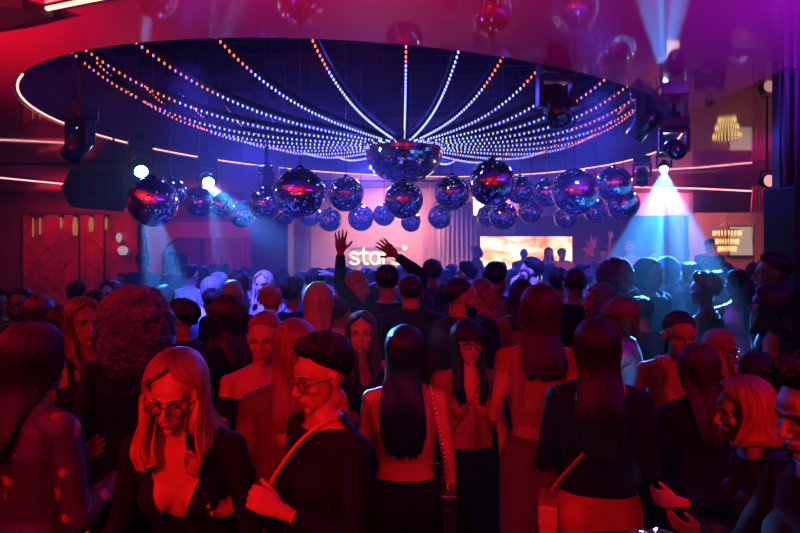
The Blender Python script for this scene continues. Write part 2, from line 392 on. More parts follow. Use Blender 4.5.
# foil fringe ---------------------------------------------------------------
m_foil=mat('red gold foil',(.85,.30,.16),.25,metal=.9)
m_foil2=mat('gold foil',(.95,.55,.2),.22,metal=.9)
rng=random.Random(9)
for k,(xa,xb,y,m,lab) in enumerate(((752,767,11.4,m_foil,'wider red foil fringe curtain hanging beside the dark loudspeaker'),(773,781,11.2,m_foil2,'narrow gold foil fringe strip right next to the dark loudspeaker'))):
    A=at(xa,190,y)[0]; B=at(xb,190,y)[0]
    t=thing('foil_fringe',lab,'fringe curtain',((A+B)/2,y,0)); c=(A+B)/2
    mb=MB(); mb.box(A-c,B-c,-.02,.02,ZC-.30,ZC-.24); mb.build('header_strip',m_foil,t)
    mb=MB(); n=int((B-A)/.014)
    for j in range(n):
        x=A-c+(B-A)*j/n; ph=rng.random()*6; w_=.008+rng.random()*.006; zb=.36+rng.random()*.05
        pts=[(x+.012*math.sin(ph+q*1.3),.03*math.sin(ph*2+q*.9),ZC-.28-(ZC-.28-zb)*q/10) for q in range(11)]
        ang=rng.random()*3
        vs=[];
        for q,p in enumerate(pts):
            a=ang+q*.35; dx=w_*math.cos(a)*.5; dy=w_*math.sin(a)*.5
            vs+= [(p[0]-dx,p[1]-dy,p[2]),(p[0]+dx,p[1]+dy,p[2])]
        mb.add(vs,[(2*q,2*q+1,2*q+3,2*q+2) for q in range(10)],0,False)
    o=mb.build('foil_strands',m,t); o['kind']='stuff'
# ribbed partition on the right ------------------------------------------------
m_rib=mat('ribbed dark laminate',(.07,.045,.10),.3)
mb=MB(); mb.box(3.02,4.3,4.95,5.05,0,ZC)
for k in range(17):
    x=3.03+k*.075; mb.box(x,x+.045,4.90,4.95,0,ZC,bev=.008)
struct('wall_ribbed',mb,m_rib)
t=thing('loudspeaker','tall black line loudspeaker in front of the ribbed wall on the right edge','loudspeaker',(3.06,4.6,0))
mb=MB(); mb.box(-.26,.34,-.2,.2,1.56,2.34,bev=.015); mb.build('cabinet',m_black,t)
mb=MB(); mb.box(-.22,.30,-.215,-.2,1.6,2.3); mb.build('grille',mat('speaker grille',(.02,.02,.022),.5,bump=.6,bscale=160),t)
mb=MB(); mb.tube([(.04,0,0.03),(.04,0,1.56)],.03,12); mb.lathe([(.25,0),(.25,.02),(.05,.04)],24,M=Matrix.Translation((.04,0,0))); mb.build('stand',m_black,t)
x,y,z=at(768,181,7.6)
t=thing('spotlight','round pink faced spotlight hanging under the ceiling beside the foil fringe','spotlight',(x,y,z))
mb=MB(); mb.lathe([(.07,-.10),(.085,.0),(.088,.04),(.075,.04),(.072,.02)],24,M=Matrix.Rotation(R(90),4,'X')); mb.build('housing',m_black,t)
mb=MB(); mb.lathe([(.072,.025),(.05,.035),(.005,.04)],24,M=Matrix.Rotation(R(90),4,'X')); mb.build('lens',emat('pink lamp face',(1.,.42,.42),1.0),t)
mb=MB(); mb.tube([(0,.02,.12),(0,.02,ZC-z-.01)],.012,8); mb.tube([(-.09,0,0),(-.09,0,.12),(.09,0,.12),(.09,0,0)],.01,6); mb.build('bracket',m_black,t)
# hexagonal loudspeaker at left --------------------------------------------
x,y,z=at(96,191,7.6)
t=thing('ceiling_loudspeaker','black wedge sided loudspeaker hanging under the bulkhead at the left','loudspeaker',(x,y,z),R(12))
mb=MB(); pr=[(-.33,.02),(-.22,.25),(.36,.18),(.36,-.05),(.27,-.24),(-.24,-.2)]
mb.loft([[(a,-.2,b) for a,b in pr],[(a,.2,b) for a,b in pr]],0,True,True,False); mb.build('cabinet',m_black,t)
mb=MB(); mb.lathe([(.09,0),(.08,.01),(.02,.03),(.0,.03)],20,M=Matrix.Translation((.05,-.19,0))@Matrix.Rotation(R(90),4,'X')); mb.build('driver',m_blackg,t)
mb=MB(); 
for s_ in(-.18,.2): mb.tube([(s_,0,.2),(s_,0,ZC-z)],.012,6)
mb.build('hanging_rod',m_black,t)
# ================================================================ beams in the recess
for k in range(17):
    y=EC.y-3.75+k*.47
    # chord of the oval at this depth
    ts=[ell(2*PI*j/720,.02) for j in range(720)]
    xs=[p.x for p in ts if abs(p.y-y)<.03]
    if len(xs)<2: continue
    a,b=min(xs),max(xs)
    if b-a<.6: continue
    mb=MB(); mb.box(-(b-a)/2,(b-a)/2,-.035,.035,0,.16)
    tag(mb.build('ceiling_beam',m_slat,loc=((a+b)/2,y,4.44)),'thin black cross beam up inside the oval ceiling recess','beam','black cross beams in the recess')
# ================================================================ light garlands
BC=Vector((.05,7.85))                      # the half mirror ball in the middle
angs=[0,10,20,31,43,56,69,82,95,108,121,135,149,163,177,191,205,219,233,247,260,273,286,302,317,331,345]
def wall_r(phi):
    d=Vector((math.sin(phi),-math.cos(phi)))
    q=BC-EC; A=(d.dot(EU)/EA)**2+(d.dot(EV)/EB)**2; B=2*(q.dot(EU)*d.dot(EU)/EA**2+q.dot(EV)*d.dot(EV)/EB**2); Cc=(q.dot(EU)/EA)**2+(q.dot(EV)/EB)**2-1
    return (-B+math.sqrt(B*B-4*A*Cc))/(2*A)
bulb=None
mbb=MB(); mbb.sphere((0,0,0),(.0098,.0098,.015),8,6)
bm_b=mbb.mesh('led_bulb',m_ledb); bm_r=mbb.mesh('led_bulb',m_ledr); bm_v=mbb.mesh('led_bulb',m_ledv)
rng=random.Random(2)
for gi,a in enumerate(angs):
    phi=R(a); Rw=wall_r(phi)-.03; d=Vector((math.sin(phi),-math.cos(phi)))
    zf=lambda r:3.2+1.05*(r/Rw)**4
    near=math.cos(phi)>.0
    side='near' if math.cos(phi)>.35 else 'far' if math.cos(phi)<-.35 else ('left' if math.sin(phi)<0 else 'right')
    lab={'near':'black roof rib with red to blue led dots running toward the viewer','far':'black roof rib of blue led dots running to the far rim of the oval','left':'black roof rib of led dots sweeping up to the left end of the oval','right':'black roof rib of led dots sweeping up to the right end of the oval'}[side]
    t=thing('light_garland',lab,'string lights',(BC.x,BC.y,0),0,'led ribs '+side+' side of the oval')
    mb=MB(); pts=[(d.x*r,d.y*r,zf(r)+.035) for r in np.linspace(.53,Rw,26)]
    # flat black rib
    sd=Vector((d.y,-d.x)); rings=[]
    for p in pts: rings.append([(p[0]-sd.x*.03,p[1]-sd.y*.03,p[2]-.012),(p[0]+sd.x*.03,p[1]+sd.y*.03,p[2]-.012),(p[0]+sd.x*.03,p[1]+sd.y*.03,p[2]+.03),(p[0]-sd.x*.03,p[1]-sd.y*.03,p[2]+.03)])
    mb.loft(rings,0,True,True,False); mb.build('rib',m_slat,t)
    r=.56; k=0
    allblue = gi in (1,)
    redfrac=.62+.1*rng.random() if not allblue else 2
    while r<Rw-.04:
        u=r/Rw
        red=(u>redfrac)
        me=bm_b
        if red: me=bm_r if rng.random()<.75 else bm_v
        elif not near and rng.random()<.18: me=bm_v if rng.random()<.6 else bm_r
        o=link('led_bulb',me,t,(d.x*r,d.y*r,zf(r)-.004))
        dz=4.2*(r/Rw)**3/Rw
        r+= .056/math.sqrt(1+dz*dz); k+=1
# centre half ball -----------------------------------------------------------
def tile_sphere(n,m,r,z0=0.,half=False,rng=None,jit=.012):
    """sphere of flat mirror tiles with a dark base; tiles carry a slight random tilt"""
    mb=MB()
    ms=m//2 if half else m
    mb_rows=[]
    for i in range(ms):
        t0=PI-PI*i/m; t1=PI-PI*(i+1)/m         # from the bottom up
        tm=(t0+t1)/2; nn=max(6,int(round(n*math.sin(tm))))
        for j in range(nn):
            a0=2*PI*j/nn; a1=2*PI*(j+1)/nn; g=.06
            c=[]
            for (tt,aa) in ((t0,a0),(t0,a1),(t1,a1),(t1,a0)):
                tt2=tm+(tt-tm)*(1-g); am=(a0+a1)/2; aa2=am+(aa-am)*(1-g)
                c.append(Vector((math.sin(tt2)*math.cos(aa2),math.sin(tt2)*math.sin(aa2),math.cos(tt2)))*r)
            ctr=sum(c,Vector())/4; nrm=ctr.normalized()
            ax=Vector((rng.gauss(0,1),rng.gauss(0,1),rng.gauss(0,1))); q=Matrix.Rotation(rng.gauss(0,jit),3,ax)
            c=[ctr+q@(p-ctr)+nrm*.002 for p in c]
            mb.add(c,[(0,1,2,3)],0,False)
    return mb
m_mir=mat('mirror tile',(.92,.90,.95),.035,metal=1)
m_base=mat('ball core',(.02,.02,.03),.3)
rng=random.Random(7)
t=thing('mirror_ball','big half mirror ball at the centre of the oval where all led ribs meet','mirror ball',(BC.x,BC.y,3.2))
mb=tile_sphere(56,36,.50,half=True,rng=rng,jit=.02)
mb.build('mirror_tiles',m_mir,t)
mb=MB(); mb.lathe([(.001,-.497)]+[(.497*math.sin(q),-.497*math.cos(q)) for q in [PI/2*i/10 for i in range(1,11)]]+[(.52,.0),(.52,.03),(.2,.04),(.001,.04)],40); mb.build('core',m_base,t)
mb=MB(); mb.tube([(0,0,.04),(0,0,1.4)],.03,10); mb.build('pole',m_black,t)
# hanging mirror balls ----------------------------------------------------------
balls=[(153,202,49,5.8,'large dark mirror ball nearest the left cyan beam'),(170,193,32,7.0,'blue lit mirror ball half hidden behind the leftmost large ball'),
(199,202,30,7.4,'small mirror ball with an orange band, third from the left'),(221,205,24,7.2,'smallest orange mirror ball just right of the second cyan beam lamp'),
(242,214,27,8.0,'violet blue mirror ball hanging low beside the dark column'),(265,204,33,7.0,'orange lit mirror ball partly behind the large red one'),
(300,193,50,5.7,'large mirror ball with a red vertical glow left of centre'),(346,194,35,7.2,'mirror ball with curved blue led reflections left of the half ball'),
(404,200,38,6.8,'dark green and gold mirror ball directly under the half ball'),(452,193,35,7.2,'mirror ball with blue led reflections right of the half ball'),
(492,183,46,5.8,'large violet mirror ball with a bright blue highlight right of centre'),(520,190,28,7.6,'small mirror ball peeping out right of the bright highlight ball'),
(330,220,23,8.6,'small dim blue mirror ball low left of the raised hands'),(361,218,26,8.3,'small blue mirror ball just above the raised hands'),
(384,215,22,8.2,'small violet mirror ball left of the dark gold ball'),(411,222,20,8.9,'tiny orange mirror ball just under the dark gold ball'),
(440,217,24,8.0,'small red and blue mirror ball between the gold and violet balls'),(488,216,22,8.8,'small red mirror ball low on the left under the highlight ball'),
(503,216,28,7.8,'dark mirror ball directly under the highlight ball'),(531,211,25,8.0,'small mirror ball low beside the orange banded ball'),
(547,193,28,7.4,'orange banded mirror ball left of the large white lit ball'),(575,192,46,5.9,'large mirror ball with a white spot highlight on the right'),
(566,217,24,7.9,'small red mirror ball just below the white spot ball'),(596,211,24,7.9,'small red mirror ball low between two large right balls'),
(614,184,35,6.6,'dark blue mirror ball highest on the right'),(623,204,32,7.0,'rightmost mirror ball with pink reflections'),
(285,213,24,8.4,'small blue mirror ball low behind the large red ball'),(311,215,22,8.7,'small dark red mirror ball under the right side of the large red ball')]
for bi,(px,py,dp,dd,lab) in enumerate(balls):
    x,y,z=at(px,py,dd); r=dp/2/F*dd
    t=thing('mirror_ball',lab,'mirror ball',(x,y,z),rng.random()*3,'mirror balls hanging under the oval')
    n=int(max(44,min(84,r*380)))
    tile_sphere(n,n//2,r,rng=rng,jit=.005).build('mirror_tiles',m_mir,t)
    mb=MB(); mb.sphere((0,0,0),r*.985,28,18); mb.build('core',m_base,t)
    mb=MB(); mb.lathe([(r*.16,r*.97),(r*.14,r*1.06),(.012,r*1.12),(.001,r*1.13)],12); mb.build('cap',m_black,t)
    inside=((Vector((x,y))-EC).dot(EU)/EA)**2+((Vector((x,y))-EC).dot(EV)/EB)**2<.98
    top=4.44 if inside else ZC
    mb=MB(); mb.tube([(0,0,r*1.1),(0,0,top-z)],.004,5); mb.build('cable',m_cable,t)
# moving heads ------------------------------------------------------------------
def moving_head(px,py,d,aim,scale,label,lens_on=False,lens_col=None,pole=True):
    """px,py = centre of the lamp barrel"""
    x,y,z=at(px,py,d); s=scale
    t=thing('moving_head_light',label,'stage light',(x,y,z)); yaw=math.atan2(aim[0]-x,-(aim[1]-y))
    Ry=Matrix.Rotation(yaw,4,'Z')
    mb=MB(); mb.box(-.13*s,.13*s,-.10*s,.10*s,.20*s,.31*s,M=Ry,bev=.015*s); mb.build('base',m_blackg,t)
    mb=MB()
    for q in(-1,1): mb.box(q*.125*s-.018*s,q*.125*s+.018*s,-.05*s,.05*s,-.03*s,.2*s,M=Ry,bev=.008*s)
    mb.box(-.14*s,.14*s,-.05*s,.05*s,.16*s,.2*s,M=Ry,bev=.008*s); mb.build('yoke',m_blackg,t)
    dirv=(Vector(aim)-Vector((x,y,z))).normalized(); q=dirv.to_track_quat('-Z','Y').to_matrix().to_4x4()
    mb=MB(); mb.lathe([(.05*s,.15*s),(.085*s,.13*s),(.10*s,.04*s),(.10*s,-.04*s),(.085*s,-.07*s),(.088*s,-.17*s),(.078*s,-.17*s),(.07*s,-.15*s)],20,M=q,cap=True); mb.build('barrel',m_blackg,t)
    mb=MB(); mb.lathe([(.072*s,-.155*s),(.05*s,-.165*s),(.004,-.17*s)],20,M=q)
    mb.build('lens',emat('lens '+str(lens_col),lens_col,60) if lens_on else mat('dark lens',(.03,.03,.06),.04,coat=1),t)
    inside=((Vector((x,y))-EC).dot(EU)/EA)**2+((Vector((x,y))-EC).dot(EV)/EB)**2<.98
    top=(4.44 if inside else ZC)-z
    mb=MB(); mb.tube([(0,0,.31*s),(0,0,top)],.022*s,8); mb.box(-.05*s,.05*s,-.03*s,.03*s,.30*s,.37*s); mb.build('hanging_pole',m_black,t)
    return Vector((x,y,z)),dirv
moving_head(80,143,5.6,(-3.6,4.0,0.5),1.0,'dark moving head lamp hanging at the left end of the oval')
LB1=moving_head(140,166,7.0,(-1.85,5.0,1.45),.95,'moving head lamp throwing the leftmost cyan beam',True,(.35,.85,1.))
LB2=moving_head(207,180,8.0,(-1.05,4.9,1.6),.95,'moving head lamp throwing the second cyan beam behind the small balls',True,(.35,.85,1.))
moving_head(267,184,8.6,(-2,7,0),.8,'small unlit moving head lamp above the orange mirror ball')
moving_head(556,104,5.35,(1.5,3.6,.4),1.15,'big dark moving head lamp at the near right side of the oval')
moving_head(646,122,6.3,(1.2,7.4,1.2),1.1,'dark moving head lamp sending a faint blue beam to the left')
moving_head(674,149,6.2,(1.5,1.0,1.4),1.0,'dark moving head lamp with a round lens facing the camera on the right')
LB3=moving_head(664,166,7.2,(2.03,4.8,1.26),.62,'small moving head lamp throwing the big cyan beam on the right',True,(.5,.9,1.))
moving_head(642,176,7.8,(2,5,0),.8,'unlit moving head lamp hanging left of the big cyan beam')
moving_head(588,108,5.6,(0,1.5,5.2),.01,'x') if False else None
# ================================================================ people
def sm(a,b,x):
    t=min(1,max(0,(x-a)/(b-a))) if a!=b else float(x>b); return t*t*(3-2*t)
def remesh(mb,vox,smooth=2,sf=.5):
    me=mb.mesh('tmp',[]) ; o=bpy.data.objects.new('tmp',me); C.objects.link(o)
    r=o.modifiers.new('r','REMESH'); r.mode='VOXEL'; r.voxel_size=vox; r.use_smooth_shade=True
    if smooth: s=o.modifiers.new('s','SMOOTH'); s.factor=sf; s.iterations=smooth
    dg=bpy.context.evaluated_depsgraph_get(); m2=bpy.data.meshes.new_from_object(o.evaluated_get(dg))
    n=len(m2.vertices); V=np.empty(n*3); m2.vertices.foreach_get('co',V); V=V.reshape(-1,3)
    Fc=[tuple(p.vertices) for p in m2.polygons]
    bpy.data.objects.remove(o); bpy.data.meshes.remove(me); bpy.data.meshes.remove(m2)
    return V,Fc
def normals(V,Fc):
    Q=np.array([f if len(f)==4 else (*f,f[2]) for f in Fc]); n=np.cross(V[Q[:,2]]-V[Q[:,0]],V[Q[:,3]]-V[Q[:,1]])
    N=np.zeros_like(V)
    for k in range(4): np.add.at(N,Q[:,k],n)
    N/=np.linalg.norm(N,axis=1,keepdims=True)+1e-12
    return N
def head_geo(male,vox):
    mb=MB(); j=1.06 if male else 1.
    mb.sphere((0,-.018,.028),(.074,.092,.086),24,16)
    mb.sphere((0,.022,-.03),(.057*j,.062,.080),20,14)
    mb.sphere((0,.036,-.070),(.042*j*j,.045,.038),16,12)
    mb.sphere((0,.068,-.099),(.017*j,.014,.013*j),12,8)
    mb.sphere((0,.050,.032),(.054,.032,.036),16,12)
    mb.tube([(-.046,.064,.018),(-.02,.080,.021),(0,.080,.018),(.02,.080,.021),(.046,.064,.018)],.009 if male else .0075,8)
    for s in(-1,1):
        mb.sphere((s*.038,.050,-.024),(.022,.026,.022),12,8)
        mb.sphere((s*.010,.094,-.034),(.0085,.009,.007),10,8)
        mb.sphere((s*.076,-.010,-.006),(.008,.018,.030),12,8)
        mb.sphere((s*.079,-.016,.004),(.008,.014,.018),10,8)
    mb.tube([(0,.078,.014),(0,.090,-.006),(0,.104,-.028)],[.007,.0085,.0105],10)
    mb.sphere((0,.104,-.030),(.0105,.0105,.009),10,8)
    mb.sphere((0,.068,-.062),(.030,.022,.024),14,10)
    mb.tube([(-.023,.078,-.0605),(-.010,.0895,-.0575),(0,.0905,-.0585),(.010,.0895,-.0575),(.023,.078,-.0605)],[.002,.0045,.004,.0045,.002],8)
    mb.tube([(-.021,.078,-.0655),(0,.0895,-.0685),(.021,.078,-.0655)],[.002,.006,.002],8)
    nr=.058 if male else .047
    mb.tube([(0,-.012,-.02),(0,-.022,-.09),(0,-.024,-.115)],[nr*.95,nr*.98,nr*.8],16)
    V,Fc=remesh(mb,vox,3 if vox<.005 else 1)
    f=(V[:,1]>.03)
    for s in(-1,1):
        g=np.exp(-(((V[:,0]-s*.031)/.0165)**2+((V[:,2]-.001)/.0105)**2)); V[:,1]-=np.where(f,.013*g,0)
    g=np.exp(-((V[:,2]+.0630)/.0016)**2)*(np.abs(V[:,0])<.024); V[:,1]-=np.where(V[:,1]>.06,.003*g,0)
    return V,Fc
HEADS={}
def head_get(male,lod):
    k=(male,lod)
    if k not in HEADS: HEADS[k]=head_geo(male,(.0036,.006,.009)[lod])
    return HEADS[k]
def hand_geo(pose,vox):
    mb=MB()
    rings=[]
    for z,w,t in ((-.03,.026,.021),(0,.026,.019),(.03,.036,.017),(.06,.042,.015),(.085,.041,.012),(.093,.036,.008)):
        rings.append([(w*math.cos(a),t*math.sin(a),z) for a in [2*PI*k/16 for k in range(16)]])
    mb.loft(rings)
    curl={'open':.08,'relaxed':.45,'grip':1.25}[pose]; spread={'open':.20,'relaxed':.05,'grip':.02}[pose]
    for i,(x,L_) in enumerate(((.030,.070),(.011,.080),(-.009,.074),(-.029,.057))):
        a0=(.030-i*.020)*spread/.030; p=Vector((x,0,.085)); pts=[p-Vector((0,0,.02)),p.copy()]; ang=curl*.5*(1+.12*i)
        for sgm,fr in enumerate((.42,.32,.26)):
            d=Vector((math.sin(a0)*math.cos(ang),math.sin(ang),math.cos(ang)*math.cos(a0))); p=p+d*L_*fr; pts.append(p.copy()); ang+=curl*(.85 if sgm==0 else .7)
        mb.tube(pts,[.0095,.0095,.0088,.0082,.0070],8); mb.sphere(tuple(pts[-1]),.0072,8,6)
    o=.95 if pose=='open' else .5
    pts=[Vector((.020,.004,.015)),Vector((.034,.008,.035))]; d=Vector((math.sin(o),.25,math.cos(o))).normalized()
    pts.append(pts[-1]+d*.036); d=Vector((math.sin(o*.7),.35 if pose!='open' else .15,math.cos(o*.7))).normalized(); pts.append(pts[-1]+d*.030)
    mb.tube(pts,[.013,.013,.0105,.0085],8); mb.sphere(tuple(pts[-1]),.0088,8,6)
    return remesh(mb,vox,1)
HANDS={}
def hand_get(pose,lod):
    k=(pose,lod)
    if k not in HANDS: HANDS[k]=hand_geo(pose,(.0036,.0045,.0055)[lod])
    return HANDS[k]
def frame(z,y,x_sign=1):
    z=Vector(z).normalized(); y=Vector(y); y=(y-z*y.dot(z)).normalized(); x=y.cross(z)*x_sign
    return Matrix((x,y,z)).transposed().to_4x4()
def clip(V,Fc,fld):
    """keep the part of the surface where fld>0, cut along the zero line"""
    nv=[]; mp={}; em={}
    def vid(i):
        if i not in mp: mp[i]=len(nv); nv.append(V[i])
        return mp[i]
    def eid(a,b):
        k=(a,b) if a<b else (b,a)
        if k not in em:
            t=fld[k[0]]/(fld[k[0]]-fld[k[1]]); em[k]=len(nv); nv.append(V[k[0]]*(1-t)+V[k[1]]*t)
        return em[k]
    out=[]; pos=fld>0
    for f in Fc:
        n=sum(pos[i] for i in f)
        if n==len(f): out.append(tuple(vid(i) for i in f))
        elif n:
            poly=[]
            for q in range(len(f)):
                a,b=f[q],f[(q+1)%len(f)]
                if pos[a]: poly.append(vid(a))
                if pos[a]!=pos[b]: poly.append(eid(a,b))
            if len(poly)>2: out.append(tuple(poly))
    return np.array(nv),out
def mesh_np(name,V,Fc,mats,mi=None,smooth=True,uv=None):
    me=bpy.data.meshes.new(name); me.from_pydata([tuple(v) for v in V],[],Fc)
    for m in mats: me.materials.append(m)
    if mi is not None: me.polygons.foreach_set('material_index',mi)
    me.polygons.foreach_set('use_smooth',[smooth]*len(Fc))
    if uv is not None:
        ul=me.uv_layers.new(name='UVMap'); ix=np.empty(len(me.loops),dtype=np.int32); me.loops.foreach_get('vertex_index',ix)
        ul.data.foreach_set('uv',np.array(uv)[ix].ravel())
    me.update(); return me
# ---- materials of people
def skin(t='light'):
    col={'light':(.62,.42,.34),'tan':(.48,.30,.22),'olive':(.42,.27,.19)}[t]
    return mat('skin '+t,col,.48,spec=.35,var=.06,vscale=30)
M_LIP=mat('lips',(.42,.10,.10),.35); M_EYE=mat('eye white',(.55,.52,.5),.15); M_IRIS=mat('iris',(.03,.02,.015),.1)
def cloth(n,col,rough=.85,**k): return mat('cloth '+n,col,rough,**{**dict(spec=.08,bump=.3,bscale=25,bdist=.01),**k})
CL={'black':cloth('black',(.006,.006,.007),.8),'navy':cloth('navy',(.012,.014,.03)),'charcoal':cloth('charcoal',(.03,.03,.035)),'denim':cloth('denim',(.06,.08,.14)),
'white':cloth('white',(.72,.70,.72)),'blouse':cloth('blush blouse',(.62,.45,.43),bscale=8),'pink':cloth('pink',(.58,.24,.30)),'rose':cloth('rose ribbed',(.45,.10,.14)),'peach':cloth('peach',(.60,.30,.22)),
'wine':cloth('wine',(.16,.03,.05)),'orange':cloth('orange fleece',(.85,.30,.10)),'redcoat':cloth('red coat',(.75,.10,.05)),'paleblue':cloth('pale blue',(.45,.55,.68)),'lilac':cloth('lilac',(.40,.32,.55)),
'lace':cloth('black lace',(.012,.008,.008),.5,var=.9,vscale=60),'leather':mat('black leather',(.01,.01,.01),.3,bump=.2,bscale=60),'silver':mat('silver fringe cloth',(.42,.40,.42),.35,metal=.6,bump=1.,bscale=4,stretch=(30,30,1.5)),
'grey':cloth('grey',(.20,.20,.22)),'sequin':mat('sequins',(.25,.15,.45),.25,metal=.8,bump=1.,bscale=90)}
def floral():
    m=mat('black floral',(.006,.005,.005),.7); nt=m.node_tree; N=nt.nodes; L=nt.links
    if 'v' in N: return m
    tc=N.new('ShaderNodeTexCoord'); v=N.new('ShaderNodeTexVoronoi'); v.name='v'; v.inputs['Scale'].default_value=13; L.new(tc.outputs['Object'],v.inputs['Vector'])
    no=N.new('ShaderNodeTexNoise'); no.inputs['Scale'].default_value=30; L.new(tc.outputs['Object'],no.inputs['Vector'])
    ad=N.new('ShaderNodeMath'); ad.operation='MULTIPLY_ADD'; ad.inputs[1].default_value=.5; L.new(no.outputs[0],ad.inputs[0]); L.new(v.outputs[0],ad.inputs[2])
    r=N.new('ShaderNodeValToRGB'); r.color_ramp.elements[0].position=.46; r.color_ramp.elements[0].color=(.35,.03,.03,1); r.color_ramp.elements[1].position=.52; r.color_ramp.elements[1].color=(.006,.005,.005,1)
    L.new(ad.outputs[0],r.inputs[0]); L.new(r.outputs[0],N['Principled BSDF'].inputs['Base Color']); return m
CL['floral']=floral()
HC={'black':(.005,.004,.004),'darkbrown':(.014,.008,.006),'brown':(.050,.022,.015),'auburn':(.18,.05,.025),'darkblond':(.26,.14,.075),'blond':(.62,.40,.24),'platinum':(.72,.62,.50),'grey':(.25,.24,.24)}
def hairmat(c,root=False):
    n='hair '+c+(' dark roots' if root else '')
    if n in MATS: return MATS[n]
    col=HC[c]; m=mat(n,col,.5,spec=.10 if col[0]<.06 else .25); nt=m.node_tree; N=nt.nodes; L=nt.links; b=N['Principled BSDF']
    uv=N.new('ShaderNodeUVMap'); mp=N.new('ShaderNodeMapping'); mp.inputs['Scale'].default_value=(150,2.,1); L.new(uv.outputs[0],mp.inputs[0])
    no=N.new('ShaderNodeTexNoise'); no.inputs['Scale'].default_value=1.; no.inputs['Detail'].default_value=3; L.new(mp.outputs[0],no.inputs['Vector'])
    r=N.new('ShaderNodeValToRGB'); r.color_ramp.elements[0].position=.35; r.color_ramp.elements[1].position=.65
    r.color_ramp.elements[0].color=(*[k*.45 for k in col],1); r.color_ramp.elements[1].color=(*[min(1,k*1.35) for k in col],1); L.new(no.outputs[0],r.inputs[0])
    src=r.outputs[0]
    if root:
        sp=N.new('ShaderNodeSeparateXYZ'); L.new(uv.outputs[0],sp.inputs[0]); rr=N.new('ShaderNodeMapRange'); rr.inputs[1].default_value=.05; rr.inputs[2].default_value=.28; L.new(sp.outputs[1],rr.inputs[0])
        mx=N.new('ShaderNodeMix'); mx.data_type='RGBA'; mx.inputs[6].default_value=(.10,.05,.035,1); L.new(rr.outputs[0],mx.inputs[0]); L.new(src,mx.inputs[7]); src=mx.outputs[2]
    L.new(src,b.inputs['Base Color'])
    bp=N.new('ShaderNodeBump'); bp.inputs['Strength'].default_value=.7; bp.inputs['Distance'].default_value=.004; L.new(no.outputs[0],bp.inputs['Height']); L.new(bp.outputs[0],b.inputs['Normal'])
    b.inputs['Anisotropic'].default_value=.6
    return m
ARMS={ # upper arm direction, forearm direction, palm direction, hand pose ; for the +x side, mirrored for -x
'down':((.16,.0,-1),(.06,.10,-1),(-1,0,0),'relaxed'),
'loose':((.22,-.08,-1),(.02,.30,-1),(-1,.2,0),'relaxed'),
'bent':((.20,.05,-1),(-.25,1,.25),(-.6,0,.5),'relaxed'),
'hold':((.18,.15,-1),(-.35,.8,.55),(-.8,.3,0),'grip'),
'chest':((.25,.25,-1),(-1,.55,.35),(0,-1,0),'relaxed'),
'raised':((.40,.25,.95),(-.10,.05,1),(0,1,0),'open'),
'face':((.25,.65,-.55),(-.35,-.15,1),(-.6,-.6,0),'relaxed'),
'up':((.75,.15,.55),(-.35,.1,1),(-.4,.8,0),'grip'),
'out':((.8,.1,-.7),(.5,.6,-.2),(0,0,-1),'relaxed'),
'phone':((.25,.55,-.65),(-.2,.5,.9),(-.6,.2,.2),'grip'),
'table':((.35,.25,-1),(.1,.75,-.45),(0,.1,-1),'relaxed'),
'hip':((.75,-.25,-.8),(-.7,.35,-.55),(0,-1,0),'relaxed'),
}
HSTYLE={}
